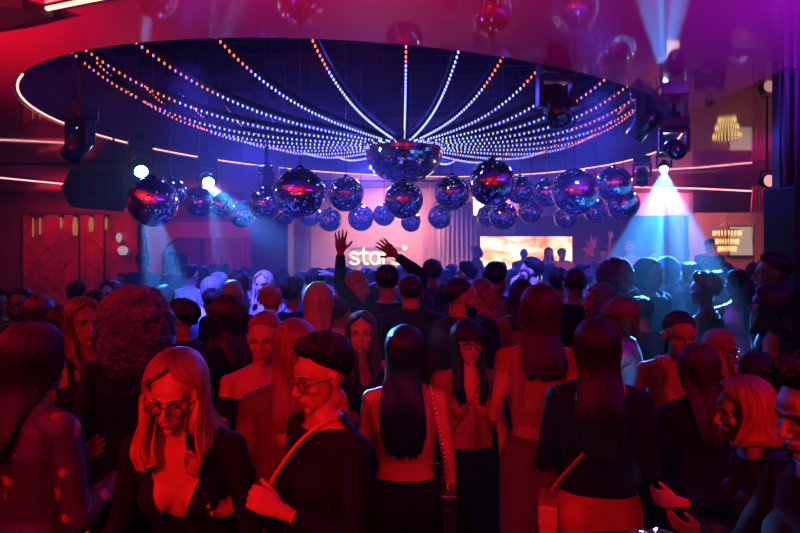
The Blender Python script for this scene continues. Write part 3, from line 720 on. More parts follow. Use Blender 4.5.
def person(px,ytop,d,yaw=0,label='',male=False,hair='long',hc='brown',top=None,bottom=None,arms=('down','down'),lean=0,side=0,hyaw=0,hpitch=0,hroll=0,lod=None,skn='light',group=None,glasses=False,hl=.35,beard=False,build=1.,wavy=0,bangs=False,root=False,cap=None,hood=None,shoes=True,zbase=0.,mask=False,H=None,hvol=1.,extra=None,flare=0.,tuck=58,cat='person'):
    lod=lod if lod is not None else (0 if d<3.7 else 1 if d<5.3 else 2)
    x,y,zt=at(px,ytop,d); sit=0
    hair_h=.012 if hair in('bald','buzz') else .022*hvol
    if H is None:
        # stature from the head top, undoing lean
        Ht=zt-zbase-hair_h; le=R(abs(lean)); H=Ht/(1-.40*(1-math.cos(le)) - (.02 if hpitch>15 else 0)) 
    k=H/1.70
    rs=random.Random(int(px*7+ytop*13))
    P=lambda a:Vector(a)
    piv=.95
    la=R(lean); sa=R(side)
    def bend(p):
        p=Vector(p); t=sm(piv,piv+.30,p.z)
        if p.z<=piv or (la==0 and sa==0): return p
        M_=Matrix.Rotation(-la*t,3,'X')@Matrix.Rotation(sa*t,3,'Y')
        return M_@(p-Vector((0,0,piv)))+Vector((0,0,piv))
    w=build
    if male: prof=[(.80,.12,.095),(.88,.165,.115),(.96,.168,.115),(1.04,.155,.108),(1.12,.152,.108),(1.22,.168,.118),(1.32,.178,.118),(1.39,.168,.092),(1.435,.10,.070),(1.47,.062,.062)]
    else: prof=[(.80,.12,.09),(.88,.172,.115),(.95,.168,.112),(1.03,.132,.092),(1.10,.124,.085),(1.20,.138,.095),(1.30,.148,.10),(1.375,.142,.080),(1.42,.082,.060),(1.46,.050,.052)]
    shx=.185*w if male else .158*w
    mb=MB(); rings=[]
    for z,a,b in prof:
        wa=a*w if z<1.40 else a*(1+(w-1)*.5)
        yo=-.012 if z>1.25 else 0
        r_=[]
        for j in range(20):
            t=2*PI*j/20; c,s=math.cos(t),math.sin(t)
            e=.85; r_.append(bend((wa*math.copysign(abs(c)**e,c),yo+b*w*math.copysign(abs(s)**e,s),z)))
        rings.append(r_)
    mb.loft(rings)
    if male: mb.sphere(tuple(bend((0,.035,1.28))),(.14*w,.085,.08),16,10)
    else:
        for s in(-1,1): mb.sphere(tuple(bend((s*.068,.072,1.245))),(.058,.055,.056),14,10)
    for s in(-1,1): mb.sphere((s*.075,-.055,.90),(.085*w,.075,.085),14,10)
    J={}
    neckb=bend((0,-.015,1.42)); hc0=bend((0,.012,1.575))
    mb.tube([tuple(neckb),tuple(neckb*.45+hc0*.55),tuple(hc0+Vector((0,-.02,-.03)))],[.062 if male else .05,.057 if male else .046,.05 if male else .042],14)
    # trapezius
    segs=[]
    for si,s in enumerate((-1,1)):
        sh=bend((s*shx,-.012,1.375)); mb.tube([tuple(bend((s*.03,-.02,1.43))),tuple(bend((s*shx*.6,-.018,1.405))),tuple(sh)],[.045,.042,.05] if male else [.034,.033,.041],12)
        a=arms[si]
        if isinstance(a,str): a=ARMS[a]
        u,f,pn,hp=a
        u=Vector((u[0]*s,u[1],u[2])).normalized(); f=Vector((f[0]*s,f[1],f[2])).normalized(); pn=Vector((pn[0]*s,pn[1],pn[2]))
        el=sh+u*.285; wr=el+f*.245
        r0=(.052,.045,.040,.040) if male else (.041,.036,.031,.032)
        mb.sphere(tuple(sh),(.056,.056,.056) if male else (.044,.044,.044),14,10)
        mb.tube([tuple(sh),tuple(sh+u*.10),tuple(sh+u*.2),tuple(el)],list(r0),12); mb.sphere(tuple(el),.039 if male else .031,12,8)
        mb.tube([tuple(el),tuple(el+f*.07),tuple(el+f*.16),tuple(wr),tuple(wr+f*.02)],[.039,.041,.033,.026,.024] if male else [.030,.032,.026,.020,.019],12)
        J[s]=(sh,el,wr,f,pn,hp,u)
    st=.10
    for s in(-1,1):
        hp_=Vector((s*.088,0,.88)); kn=Vector((s*.095,.02,.475)); an=Vector((s*.10,-.015,.085)); J['leg',s]=(hp_,kn,an)
        mb.tube([hp_,hp_*.6+kn*.4,kn],[.088*w,.075*w,.052],14); mb.sphere(tuple(kn),.05,12,8)
        mb.tube([kn,kn*.7+an*.3+Vector((0,-.012,0)),kn*.3+an*.7,an],[.050,.053,.038,.031],12)
        mb.tube([an+Vector((0,-.03,-.04)),an+Vector((0,.04,-.048)),an+Vector((s*.01,.12,-.058)),an+Vector((s*.01,.175,-.064))],[.036,.036,.032,.018],10,flat=.8)
    V,Fc=remesh(mb,(.0085,.012,.017)[lod],3 if lod==0 else 2)
    nb=len(V)
    # nearest bone
    A=[];B=[];T=[]
    tor=[(bend((0,0,z0)),bend((0,0,z1))) for z0,z1 in ((.85,1.0),(1.0,1.15),(1.15,1.36))]
    for a,b in tor: A.append(a);B.append(b);T.append((0,.125))
    A.append(bend((-.10,0,1.36)));B.append(bend((.10,0,1.36)));T.append((0,.06))
    A.append(neckb);B.append(hc0);T.append((5,.05))
    for s in(-1,1):
        sh,el,wr=J[s][:3]; A+= [sh,el];B+=[el,wr];T+=[(1,.04),(2,.033)]
        hp_,kn,an=J['leg',s]; A+=[hp_,kn];B+=[kn,an];T+=[(3,.08),(4,.045)]
    D=[]
    for a,b,t in zip(A,B,T):
        a=np.array(a);b=np.array(b); ab=b-a; q=np.clip(((V-a)@ab)/(ab@ab),0,1); D.append(np.linalg.norm(V-(a+q[:,None]*ab),axis=1)-t[1])
    near=np.argmin(np.array(D),axis=0); kind=np.array([t[0] for t in T])[near]
    sarm=np.full(nb,-1.)
    for s in(-1,1):
        sh,el,wr=[np.array(q) for q in J[s][:3]]; u=(el-sh)/.285; f=(wr-el)/.245
        m1=(kind==1)&(np.abs(V[:,0]-0)>=0)&(np.isin(near,[len(tor)+2+(0 if s<0 else 4)])); sarm[m1]=((V[m1]-sh)@u)
        m2=(kind==2)&(np.isin(near,[len(tor)+3+(0 if s<0 else 4)])); sarm[m2]=.285+((V[m2]-el)@f)
    # rest coordinates of the trunk
    Rz=V.copy()
    if la or sa:
        for it in range(3):
            t=np.clip((Rz[:,2]-piv)/.30,0,1); t=t*t*(3-2*t)
            Q=V-np.array([0,0,piv]); cs,sn=np.cos(sa*t),np.sin(sa*t)
            # undo X rotation (-la*t) then Y rotation
            ca,sb=np.cos(la*t),np.sin(la*t)
            y_=Q[:,1]*ca-Q[:,2]*sb; z_=Q[:,1]*sb+Q[:,2]*ca; x_=Q[:,0]
            x2=x_*cs-z_*sn; z2=x_*sn+z_*cs
            Rz=np.where((V[:,2]>piv-.02)[:,None],np.stack([x2,y_,z2+piv],1),V)
    Nn=normals(V,Fc)
    # ---------------- head
    HV,HF=head_get(male,lod)
    HM=Matrix.Translation(hc0+Vector((0,.0,.012)))@Matrix.Rotation(R(hyaw),4,'Z')@Matrix.Rotation(R(-hpitch-lean*.35),4,'X')@Matrix.Rotation(R(hroll),4,'Y')
    hm=np.array(HM); hv=HV@hm[:3,:3].T+hm[:3,3]
    allV=[V,hv]; allF=list(Fc)+[tuple(i+nb for i in f) for f in HF]
    cy_=np.array([HV[list(f)].mean(0) for f in HF]); lip=(np.abs(cy_[:,0])<.022)&(cy_[:,1]>.072)&(cy_[:,2]<-.0545)&(cy_[:,2]>-.0735)
    mi=[0]*len(Fc)+[1 if q else 0 for q in lip]; off=nb+len(HV)
    for s in(-1,1):
        sh,el,wr,f,pn,hp,u=J[s]
        gV,gF=hand_get(hp,lod); fm=np.array(frame(f,pn,-s)); m3=fm[:3,:3]*(1.0 if male else .9)
        hv2=gV@m3.T+np.array(wr+f*.012); allV.append(hv2)
        fl=np.linalg.det(m3)<0
        allF+=[tuple(i+off for i in (reversed(ff) if fl else ff)) for ff in gF]; mi+=[0]*len(gF); off+=len(gV)
    me=mesh_np('person',np.concatenate(allV),allF,[skin(skn),M_LIP],mi)
    o=link('person',me,None,(x,y,zbase)); o.scale=(k,k,k); o.rotation_euler=(0,0,R(yaw))
    # put the head top over the requested spot
    hp3=Matrix.Rotation(R(yaw),3,'Z')@Vector((hc0.x,hc0.y,0))*k; o.location=(x-hp3.x,y-hp3.y,zbase)
    tag(o,label,cat,group)
    # ---------------- clothes
    def garment(name,fld,offs,m,wr_=.004,loose=0.):
        cv,cf=None,None
        nz=np.array([noise.noise(Vector(p)*14) for p in V]) if lod<2 else np.zeros(nb)
        disp=V+Nn*(offs+wr_*nz+loose)[:,None] if not np.isscalar(offs) else V+Nn*((offs+wr_*nz)[:,None])
        cv,cf=clip(disp,Fc,fld)
        if len(cf)<4: return None
        c=link(name,mesh_np(name,cv,cf,[m]),o)
        if lod<2:
            s_=c.modifiers.new('s','SOLIDIFY'); s_.thickness=.004; s_.offset=-1
        return c
    X_,Y_,Z_=Rz[:,0],Rz[:,1],Rz[:,2]
    isarm=(kind==1)|(kind==2)
    if top is not None:
        tc=dict(m='black',z0=.98,neck='crew',sl=.50,off=.011,name='top'); tc.update(top)
        nk=tc['neck']; front=Y_>-.01
        zl=np.full(nb,1.445)
        ax=np.abs(X_)
        if nk=='crew': zl=np.where(front,1.425-.25*np.clip(Y_,0,.1),1.45)
        if nk=='shirt': zl=np.where(front,1.43,1.475)
        if nk=='v': zl=np.where(front,1.44-.17*np.clip(1-ax/.075,0,1),1.44)
        if nk=='deep': zl=np.where(front,1.44-.26*np.clip(1-(ax/.105)**2,0,1),1.43)
        if nk=='scoop': zl=np.where(front,1.43-.13*np.clip(1-(ax/.10)**2,0,1)**.5,1.42-.04*np.clip(1-(ax/.09)**2,0,1))
        if nk=='off': zl=np.full(nb,1.315)
        if nk=='strap': zl=np.where(front,1.285+.03*np.clip(1-(np.abs(ax-.07)/.05),0,1),1.22)
        if nk=='low': zl=np.where(front,1.26,1.16)
        f=np.minimum(zl-Z_,Z_-tc['z0'])
        if nk in('strap','low'):
            st_=.011-np.abs(ax-(.088-.0*Z_)); f=np.maximum(f,np.minimum(st_,np.minimum(Z_-tc['z0'],1.50-Z_)))
        if nk=='halter': 
            zl=np.where(front,1.36,1.30-.6*np.clip(ax-.02,0,1)); f=np.minimum(zl-Z_,Z_-tc['z0'])
        sl=tc['sl']
        if sl<=0:
            dsh=np.full(nb,9.)
            for s in(-1,1): dsh=np.minimum(dsh,np.linalg.norm(V-np.array(J[s][0]),axis=1))
            f=np.where(isarm,-.02,np.minimum(f,dsh-.058))
        else:
            fa=sl-sarm
            if nk=='off': fa=np.minimum(fa,sarm-.07); f=np.minimum(f,.5)
            f=np.where(isarm,fa,f)
        f=np.where((kind==4),-1.,f)
        f=np.where((kind==3),np.minimum(f,Z_-tc['z0']),f)
        offs=np.where(isarm,tc['off']*.85,tc['off'])+tc.get('loose',0)*np.clip((1.25-Z_)/.3,0,1)*(~isarm)
        offs=offs if True else offs
        g=garment(tc['name'],f,offs,CL[tc['m']] if isinstance(tc['m'],str) else tc['m'],tc.get('wr',.005))
        if g and tc.get('lab'): g['label']=tc['lab']
    if bottom is not None:
        bc=dict(kind='trousers',m='black',off=.012); bc.update(bottom)
        if bc['kind']=='trousers':
            f=np.minimum(1.02-Z_,Z_-bc.get('hem',.09)); f=np.where(isarm,-1,f)
            offs=bc['off']+bc.get('loose',.012)*np.clip((.8-Z_)/.6,0,1)
            garment(bc.get('name','trousers'),f,offs,CL[bc['m']],.006)
        else:
            z1=1.03; z0=bc.get('hem',.55); mb2=MB(); rg=[]; fl=bc.get('flare',.0)
            for q in range(9):
                z=z1+(z0-z1)*q/8
                a=np.interp(z,[.3,.5,.80,.90,1.03],[.17,.175,.187,.188,.140])*w+fl*max(0,.88-z); b=np.interp(z,[.3,.5,.8,.9,1.03],[.10,.11,.125,.138,.105])*w+fl*max(0,.88-z)
                rg.append([(a*math.cos(t)*(1+.01*math.sin(t*9+q)),-.012+b*math.sin(t)*(1+.012*math.sin(t*7)),z) for t in [2*PI*j/32 for j in range(32)]])
            mb2.loft(rg,0,True,False); g=mb2.build('skirt',CL[bc['m']],o); s_=g.modifiers.new('s','SOLIDIFY'); s_.thickness=.005
    if shoes and lod==0:
        mb2=MB()
        for s in(-1,1):
            an=J['leg',s][2]
            mb2.tube([an+Vector((0,-.045,-.045)),an+Vector((0,.04,-.05)),an+Vector((s*.01,.13,-.057)),an+Vector((s*.01,.19,-.066))],[.040,.042,.036,.019],12,flat=.85)
            g=mb2.build('shoe',CL['leather'],o); mb2=MB()
    # ---------------- hair
    hcen=Vector((0,-.018,.028)); HB=Vector((.074,.092,.086))
    hm4=HM; hmat=hairmat(hc,root)
    nA=(110,64,36)[lod]
    def scalp(al,psi,thk): return hm4@(hcen+Vector(((HB.x+thk)*math.sin(psi)*math.sin(al),(HB.y+thk)*math.sin(psi)*math.cos(al),(HB.z+thk)*math.cos(psi))))
    seed=rs.random()*50
    def shell(name,al0,al1,path,tip_in,ncol,nrow,m=None):
        """path(al,v,layer)->point ; closed thick sheet of hair"""
        Vv=[];U=[];Fq=[]
        for ly in(0,1):
            for i in range(nrow+1):
                for j in range(ncol+1):
                    al=al0+(al1-al0)*j/ncol; Vv.append(path(al,i/nrow,ly)); U.append((j/ncol,i/nrow))
        nn=(nrow+1)*(ncol+1)
        for i in range(nrow):
            for j in range(ncol):
                a=i*(ncol+1)+j; b=a+1; c=b+ncol+1; dd=a+ncol+1
                Fq.append((a,dd,c,b)); Fq.append((nn+a,nn+b,nn+c,nn+dd))
        for i in range(nrow):
            a=i*(ncol+1); dd=a+ncol+1; Fq.append((a,nn+a,nn+dd,dd)); a+=ncol; dd+=ncol; Fq.append((a,dd,nn+dd,nn+a))
        for j in range(ncol):
            a=nrow*(ncol+1)+j; Fq.append((a,nn+a,nn+a+1,a+1)); a=j; Fq.append((a,a+1,nn+a+1,nn+a))
        h=link(name,mesh_np(name,np.array([tuple(p) for p in Vv]),Fq,[m or hmat],uv=U),o); return h
    def groove(al,v): return (noise.noise(Vector((al*9+seed,v*1.2,seed)))*.6+noise.noise(Vector((al*26+seed,v*2,1)))*.4)
    ZSH=1.425
    if hair in('long','bob'):
        Ls=hl if hair=='long' else .13
        thk0=.020*hvol; fr=R(20)
        def path(al,v,ly):
            thk=(thk0 if ly==0 else .002)+ (.006*groove(al,v) if ly==0 else 0)
            vs=.36
            if al>PI: al-=2*PI
            sg=1 if al>=0 else -1
            if v<=vs: psi=R(3)+R(97)*(v/vs)
            else: psi=R(100)
            al2=al; A0=R(tuck)
            if abs(al)<A0: al2=al+(sg*A0-al)*sm(R(28),R(84),psi) if tuck<80 else al+(sg*A0-al)*sm(R(40),R(72),psi)
            p=scalp(al2,psi,thk)
            if v>vs:
                fl=(v-vs)/(1-vs)*Ls*(1+.16*groove(al*1.6,3.)-.14*(1-abs(al)/PI)); z=p.z-fl
                # pull in at the neck, then lie on back or chest
                cx,cyy=hc0.x,hc0.y-.02
                pin=1-.16*sm(0,.10,fl); px_=cx+(p.x-cx)*pin; py_=cyy+(p.y-cyy)*(pin if p.y<cyy else 1)
                if ly==1: px_=cx+(px_-cx)*.80; py_=cyy+(py_-cyy)*.80
                low=sm(ZSH+.15,ZSH-.10,z)
                if abs(al2)>R(100) or hair!='long' or extra=='back':
                    bk=bend((0,-.128*w-(.012 if ly==0 else 0)-.004,max(.9,z)));  g_=1 if abs(al2)>R(100) else sm(R(40),R(100),abs(al2)) 
                    ty=min(py_,bk.y-.022*max(0,math.cos(PI*.5*min(1,abs(px_-cx)/.12)))) + (.009*groove(al*1.3,fl*2) if ly==0 else .012)
                    py_=py_+(ty-py_)*low
                    px_=cx+(px_-cx)*(1+.25*low)
                else:
                    fy=bend((0,.115+(.02 if ly==0 else 0.),max(.9,z))).y; py_=py_+(max(py_,fy)-py_)*low; px_=cx+(px_-cx)*(1+.15*low)
                px_=cx+(px_-cx)*(1+flare*fl)
                if wavy: px_+=wavy*.018*math.sin(fl*28+al*3); py_+=wavy*.012*math.cos(fl*24+al*5)
                taper=sm(1.,.75,(v-vs)/(1-vs)); 
                px_=cx+(px_-cx)*(1-.22*(1-taper)); px_+=.007*math.sin(fl*13+al*4+seed); py_+=.005*math.sin(fl*17+al*3)
                p=Vector((px_,py_,z))
            return p
        # the sheet leaves the face open; the back runs round
        shell('hair',.001,2*PI-.001,path,0,nA,(44,30,20)[lod])
        if bangs:
            def pb(al,v,ly):
                psi=R(20)+R(66)*v; q=scalp(al,psi,(.024 if ly==0 else .012)+(.004*groove(al*2,v) if ly==0 else 0)); return q+ (hm4.to_3x3()@Vector((0,.012*v,-.01*v)))
            shell('bangs',-R(62),R(62),pb,0,nA//2,10)
    elif hair in('short','buzz','updo','pony','mohawk'):
        tt={'short':.022*hvol,'buzz':.005,'updo':.012,'pony':.010,'mohawk':.02}[hair]
        def path(al,v,ly):
            a=abs(al); end=np.interp(a,[0,R(35),R(62),R(80),R(100),R(125),PI],[R(50),R(54),R(74),R(86),R(102),R(124),R(130)])+R(4)*groove(al*3,1.7)+R(2)*groove(al*9,.3)
            psi=R(2)+(end-R(2))*v
            t_=tt*(1-(.85 if male else .72)*sm(.45,1.,v)) if ly==0 else .0
            if ly==0: t_+=tt*.5*groove(al*1.5,v*4)+tt*.25*noise.noise(Vector((al*5,v*9,seed)))+(tt*.55*math.exp(-((a-.6)/.7)**2)*sm(.3,.6,v)*(1-sm(.8,1.,v)) if hair=='short' else 0)
            if ly==0 and v>.97: t_=.001
            return scalp(al,psi,max(t_,.0008))
        shell('hair',-PI,PI,path,0,nA,22)
        if hair=='updo':
            mb2=MB(); c_=hm4@Vector((0,-.10,.075)); mb2.sphere(tuple(c_),(.048,.046,.042),20,14); g=mb2.build('hair_bun',hmat,o)
        if hair=='pony':
            c0=hm4@Vector((0,-.105,.07)); pts=[c0+Vector((0,.02,0)),c0,c0+Vector((0,-.04,-.02)),c0+Vector((0,-.055,-.10)),c0+Vector((0,-.045,-.20)),c0+Vector((0,-.04,-.20-hl*.5)),c0+Vector((0,-.03,-.2-hl))]
            mb2=MB(); mb2.tube(pts,[.02,.018,.026,.034,.034,.026,.008],16,flat=.8); mb2.build('ponytail',hmat,o)
    elif hair=='curly':
        bm=bmesh.new(); bmesh.ops.create_icosphere(bm,subdivisions=5 if lod<2 else 4,radius=1)
        for v in bm.verts:
            n_=v.co.normalized(); sc_=Vector((.155*hvol,.135*hvol,.15*hvol)); p=Vector((n_.x*sc_.x,-.035+n_.y*sc_.y,-.005+n_.z*sc_.z))
            if n_.z<0: p.z*=1+hl*2.2; p.x*=1+.15*(-n_.z)
            if p.y>.045 and abs(p.x)<.085 and -.2<p.z<.055: p.y=.045-(p.y-.045)*.4
            p+=n_*(.016*noise.noise(p*26+Vector((seed,0,0)))+.010*noise.noise(p*60)+.012*noise.noise(p*9))
            v.co=hm4@p
        hm_=bpy.data.meshes.new('hair'); bm.to_mesh(hm_); bm.free(); hm_.materials.append(mat('curly hair '+hc,HC[hc],.6,bump=1.,bscale=70,bdist=.02))
        hm_.polygons.foreach_set('use_smooth',[True]*len(hm_.polygons)); link('hair',hm_,o)
    if beard:
        def pbd(al,v,ly):
            a=abs(al); psi=R(108)+R(48)*v; c_=Vector((0,.02,-.035)); rr=Vector((.060,.062,.078)); t_=(.010+.003*groove(al*3,v*5)) if ly==0 else -.003
            top_=R(98)+R(14)*math.cos(al*1.6)
            psi=top_+(R(165)-top_)*v
            return hm4@(c_+Vector(((rr.x+t_)*math.sin(psi)*math.sin(al),(rr.y+t_)*math.sin(psi)*math.cos(al)+.018*v*(1-a/PI),(rr.z+t_)*math.cos(psi))))
        shell('beard',-R(100),R(100),pbd,0,40,10,hairmat('black'))
    if cap:
        mb2=MB(); mm=CL[cap]; rg=[]
        for q in range(9):
            psi=R(78)*(1-q/8)+R(2); rg.append([tuple(scalp(2*PI*j/28,psi,.026)) for j in range(28)])
        mb2.loft(rg); 
        vz=[tuple(hm4@Vector(p)) for p in [(-.07,.06,.055),(-.05,.135,.045),(0,.155,.046),(.05,.135,.045),(.07,.06,.055)]]; vz2=[tuple(hm4@(hm4.inverted()@Vector(p)+Vector((0,0,.006)))) for p in vz]
        mb2.loft([vz,vz2],0,True,True,False); mb2.build('cap',mm,o)
    if hood:
        mb2=MB(); bm=bmesh.new(); bmesh.ops.create_icosphere(bm,subdivisions=4,radius=1)
        for v in bm.verts:
            n_=v.co.normalized(); p=Vector((n_.x*.115,-.02+n_.y*.125,.01+n_.z*.135))
            if n_.z<-.2: p.x*=1+.6*(-n_.z-.2); p.y*=1.1
            if n_.y>.55: p.y=.06+(n_.y-.55)*-.06
            v.co=hm4@(p+n_*.004*noise.noise(p*20))
        hm_=bpy.data.meshes.new('hood'); bm.to_mesh(hm_); bm.free(); hm_.materials.append(CL[hood]); hm_.polygons.foreach_set('use_smooth',[True]*len(hm_.polygons)); link('hood',hm_,o)
    if mask:
        bm=bmesh.new(); bmesh.ops.create_uvsphere(bm,u_segments=28,v_segments=18,radius=1)
        for v in bm.verts:
            n_=v.co.normalized(); p=Vector((n_.x*.075,.045+n_.y*.068,-.01+n_.z*.115*(1.1 if n_.z<0 else 1)))
            if n_.z<-.3: p.x*=.75
            for s in(-1,1):
                if n_.y>0: g_=math.exp(-((p.x-s*.03)/.02)**2-((p.z-.01)/.022)**2); p.y-=.035*g_
            if n_.y>0: p.y-=.02*math.exp(-(p.x/.012)**2-((p.z+.04)/.015)**2)
            v.co=hm4@p
        hm_=bpy.data.meshes.new('mask'); bm.to_mesh(hm_); bm.free(); hm_.materials.append(mat('white mask',(.75,.75,.78),.4)); hm_.polygons.foreach_set('use_smooth',[True]*len(hm_.polygons)); q=link('mask',hm_,o); q['label']='white skull like mask'
    _t=(yaw+hyaw)%360; fvis=60<_t<300
    if lod<=1 and not (hood and not mask) and fvis:
        for s in(-1,1):
            mb2=MB()
            mb2.sphere((s*.031,.0605,.001),.0125,14,10,0,hm4); mb2.sphere((s*.031,.0668,.001),(.0068,.0068,.0068),10,8,1,hm4)
            mb2.build('eye',[M_EYE,M_IRIS],o)
            mb2=MB()
            mb2.tube([(s*.013,.0865,.019),(s*.028,.0845,.0245),(s*.047,.068,.020)],[.0028,.0035,.0014],6,0,hm4)
            if not male: mb2.tube([(s*.019,.0735,.004),(s*.031,.0765,.0085),(s*.045,.068,.003)],[.001,.0022,.001],6,0,hm4)
            mb2.build('eyebrow',hairmat('darkbrown' if hc in('blond','darkblond','platinum','brown','auburn') else 'black'),o)
    if glasses:
        g=mat('glasses frame '+str(glasses),(.008,.008,.01) if glasses!='light' else (.6,.6,.65),.25); mb2=MB()
        for s in(-1,1):
            ring=[(s*.033+.025*math.cos(t),.094-.10*abs(.033*s+.025*math.cos(t))**1.0*.12-.0,-.003+.019*math.sin(t)) for t in [2*PI*j/20 for j in range(21)]]
            mb2.tube(ring,.0024,6,0,hm4); mb2.tube([(s*.058,.092,.004),(s*.076,.06,.006),(s*.080,.0,.003),(s*.078,-.02,-.006)],.0024,6,0,hm4)
        mb2.tube([(-.009,.093,.002),(0,.097,.004),(.009,.093,.002)],.002,6,0,hm4)
        fr_=mb2.build('glasses',g,o)
        if glasses!='light':
            mb2=MB()
            for s in(-1,1): mb2.lathe([(.0225,-.0005),(.0225,.0005)],18,M=hm4@Matrix.Translation((s*.033,.090,-.003))@Matrix.Rotation(R(90),4,'X'))
            mb2.build('lenses',mat('lens glass',(.9,.9,.9),.02,trans=1.,ior=1.05,alpha=.25),fr_)
    o['_']=0; del o['_']
    PJ={q:[(Matrix.Rotation(R(yaw),3,'Z')@Vector(v))*k+o.location for v in J[q][:3]] for q in(-1,1)}
    toW=lambda p:(Matrix.Rotation(R(yaw),3,'Z')@Vector(bend(p)))*k+o.location
    return o,PJ,toW,hm4
T=lambda m='black',neck='crew',sl=.5,**k: dict(m=m,neck=neck,sl=sl,**k)
B=lambda m='black',**k: dict(m=m,**k)
SK=lambda m='black',**k: dict(kind='skirt',m=m,**k)
# ---- foreground ------------------------------------------------------------
person(175,347,1.85,178,'blond woman in dark round glasses and low cut black top leaning forward in the foreground',hair='long',hc='blond',root=True,top=T(neck='deep'),bottom=B(),lean=16,hpitch=14,hroll=-5,glasses='dark',hl=.26,hvol=1.35,flare=1.3,arms=('loose','bent'))
F2=person(320,333,1.95,128,'short haired person in thick dark glasses with an orange crossbody strap',hair='short',hc='black',hvol=1.25,top=T(off=.014),bottom=B(),glasses='dark',arms=('hold','bent'),hpitch=12,build=1.08)
person(138,285,2.55,15,'woman with big dark curly hair seen from behind in black',hair='curly',hc='black',hvol=.92,hl=.46,top=T(),bottom=B(),arms=('loose','bent'))
person(36,320,2.0,-25,'straight dark haired woman in black blouse with red flowers at the left edge',hair='long',hc='darkbrown',extra='back',hl=.30,hvol=1.1,top=T('floral',off=.02,loose=.02),bottom=B(),arms=('bent','bent'))
person(84,296,3.0,-128,'smiling woman with dark blond hair and thin black shoulder straps at left',hair='long',hc='darkblond',hl=.24,top=T(neck='strap',sl=0),bottom=B(),arms=('down','down'),hyaw=-5)
person(226,294,3.3,60,'woman with long dark hair and fringe in black turned to the left',hair='long',bangs=True,hc='darkbrown',hl=.34,top=T(neck='v'),bottom=B(),arms=('bent','bent'))
person(264,310,2.8,205,'woman in black off shoulder dress with hand on her chest, hair pinned up',hair='updo',hc='darkblond',top=T(neck='off',sl=.16,z0=.7),bottom=SK(),arms=('loose','chest'),hyaw=-25,hpitch=8,lean=5)
person(294,317,2.38,12,'woman with long brown blond hair and a loose blush blouse seen from behind',hair='long',extra='back',hc='darkblond',root=True,hl=.30,top=T('blouse',off=.022,loose=.02,sl=.46),bottom=B(),arms=('bent','bent'),hyaw=8)
person(361,310,3.3,196,'woman with long wavy brown hair in a black tank top facing us',hair='long',hc='brown',wavy=1,hl=.36,hvol=1.15,top=T(neck='scoop',sl=0),bottom=B(),arms=('down','bent'),hyaw=-14,hpitch=-3)
F10=person(405,323,2.65,-4,'woman seen from behind with very long black hair and rose strap top',hair='long',extra='back',hc='black',hl=.44,hvol=1.05,flare=.1,top=T('rose',neck='low',sl=0,z0=1.10),bottom=B(),arms=('bent','down'))
F11=person(468,318,3.1,186,'woman with black fringe and thin glasses in a pale pink top with dark trousers',hair='long',bangs=True,hc='black',hl=.34,hvol=1.15,top=T('pink',neck='scoop',sl=.12,z0=1.02),bottom=B('black'),arms=('down','loose'),glasses='thin',hyaw=6)
person(462,276,3.55,-62,'bearded man with cropped dark hair in a black shirt in profile looking right',male=True,hair='buzz',hc='black',beard=True,top=T('charcoal',neck='shirt',off=.018),bottom=B(),arms=('down','bent'),build=1.12,skn='tan',hyaw=-22)
person(540,283,2.9,-8,'woman in red crop top and long wine skirt seen from behind',hair='long',extra='back',hc='brown',hl=.29,hvol=1.1,top=T('rose',neck='low',sl=.06,z0=1.08),bottom=SK('wine',hem=.12),arms=('bent','down'))
F14=person(597,315,2.45,-14,'woman in black top and peach trousers with tan crossbody bag',hair='long',extra='back',hc='darkbrown',hl=.44,hvol=1.12,top=T(off=.016,z0=1.0),bottom=B('peach',loose=.004),arms=('bent','bent'))
person(680,309,3.05,172,'dark haired woman in a white strap top leaning forward with arms braced',hair='pony',hc='darkbrown',hl=.1,top=T('white',neck='strap',sl=0),bottom=B('navy'),lean=16,arms=('table','table'),hyaw=4,hpitch=6)
person(697,341,2.7,5,'woman in black with long reddish brown hair, back to us, right of centre',hair='long',extra='back',hc='brown',hl=.34,hvol=1.05,top=T(),bottom=B(),arms=('bent','bent'))
F17=person(742,373,2.05,84,'blond woman with gold hoop earring in black lace looking left',hair='long',hc='blond',root=True,tuck=64,hl=.14,hvol=1.1,top=T('lace',neck='crew'),bottom=B(),lean=12,hpitch=6,arms=('bent','bent'))
person(814,352,1.5,98,'person with thick black hair leaning over the table at the right edge',hair='short',hc='black',hvol=1.7,top=T(),bottom=B(),lean=8,arms=('table','table'),hpitch=12)
person(722,328,3.35,-150,'platinum haired woman with glasses in a pale blue blouse lit cyan',hair='long',hc='platinum',hl=.22,top=T('paleblue',neck='v'),bottom=B(),glasses='thin',lean=8,arms=('bent','bent'),hyaw=25)
person(757,350,2.75,20,'woman with dark hair and a bare left shoulder behind the blond woman on the right',hair='long',hc='black',hl=.28,top=T(neck='off',sl=.1),bottom=B(),lean=8,arms=('down','down'))
person(619,296,3.65,70,'woman with copper fringe in a silver fringed jacket touching her face',hair='bob',bangs=True,hc='auburn',top=T('silver',off=.025,loose=.02),bottom=B(),arms=('face','face'),hpitch=8)
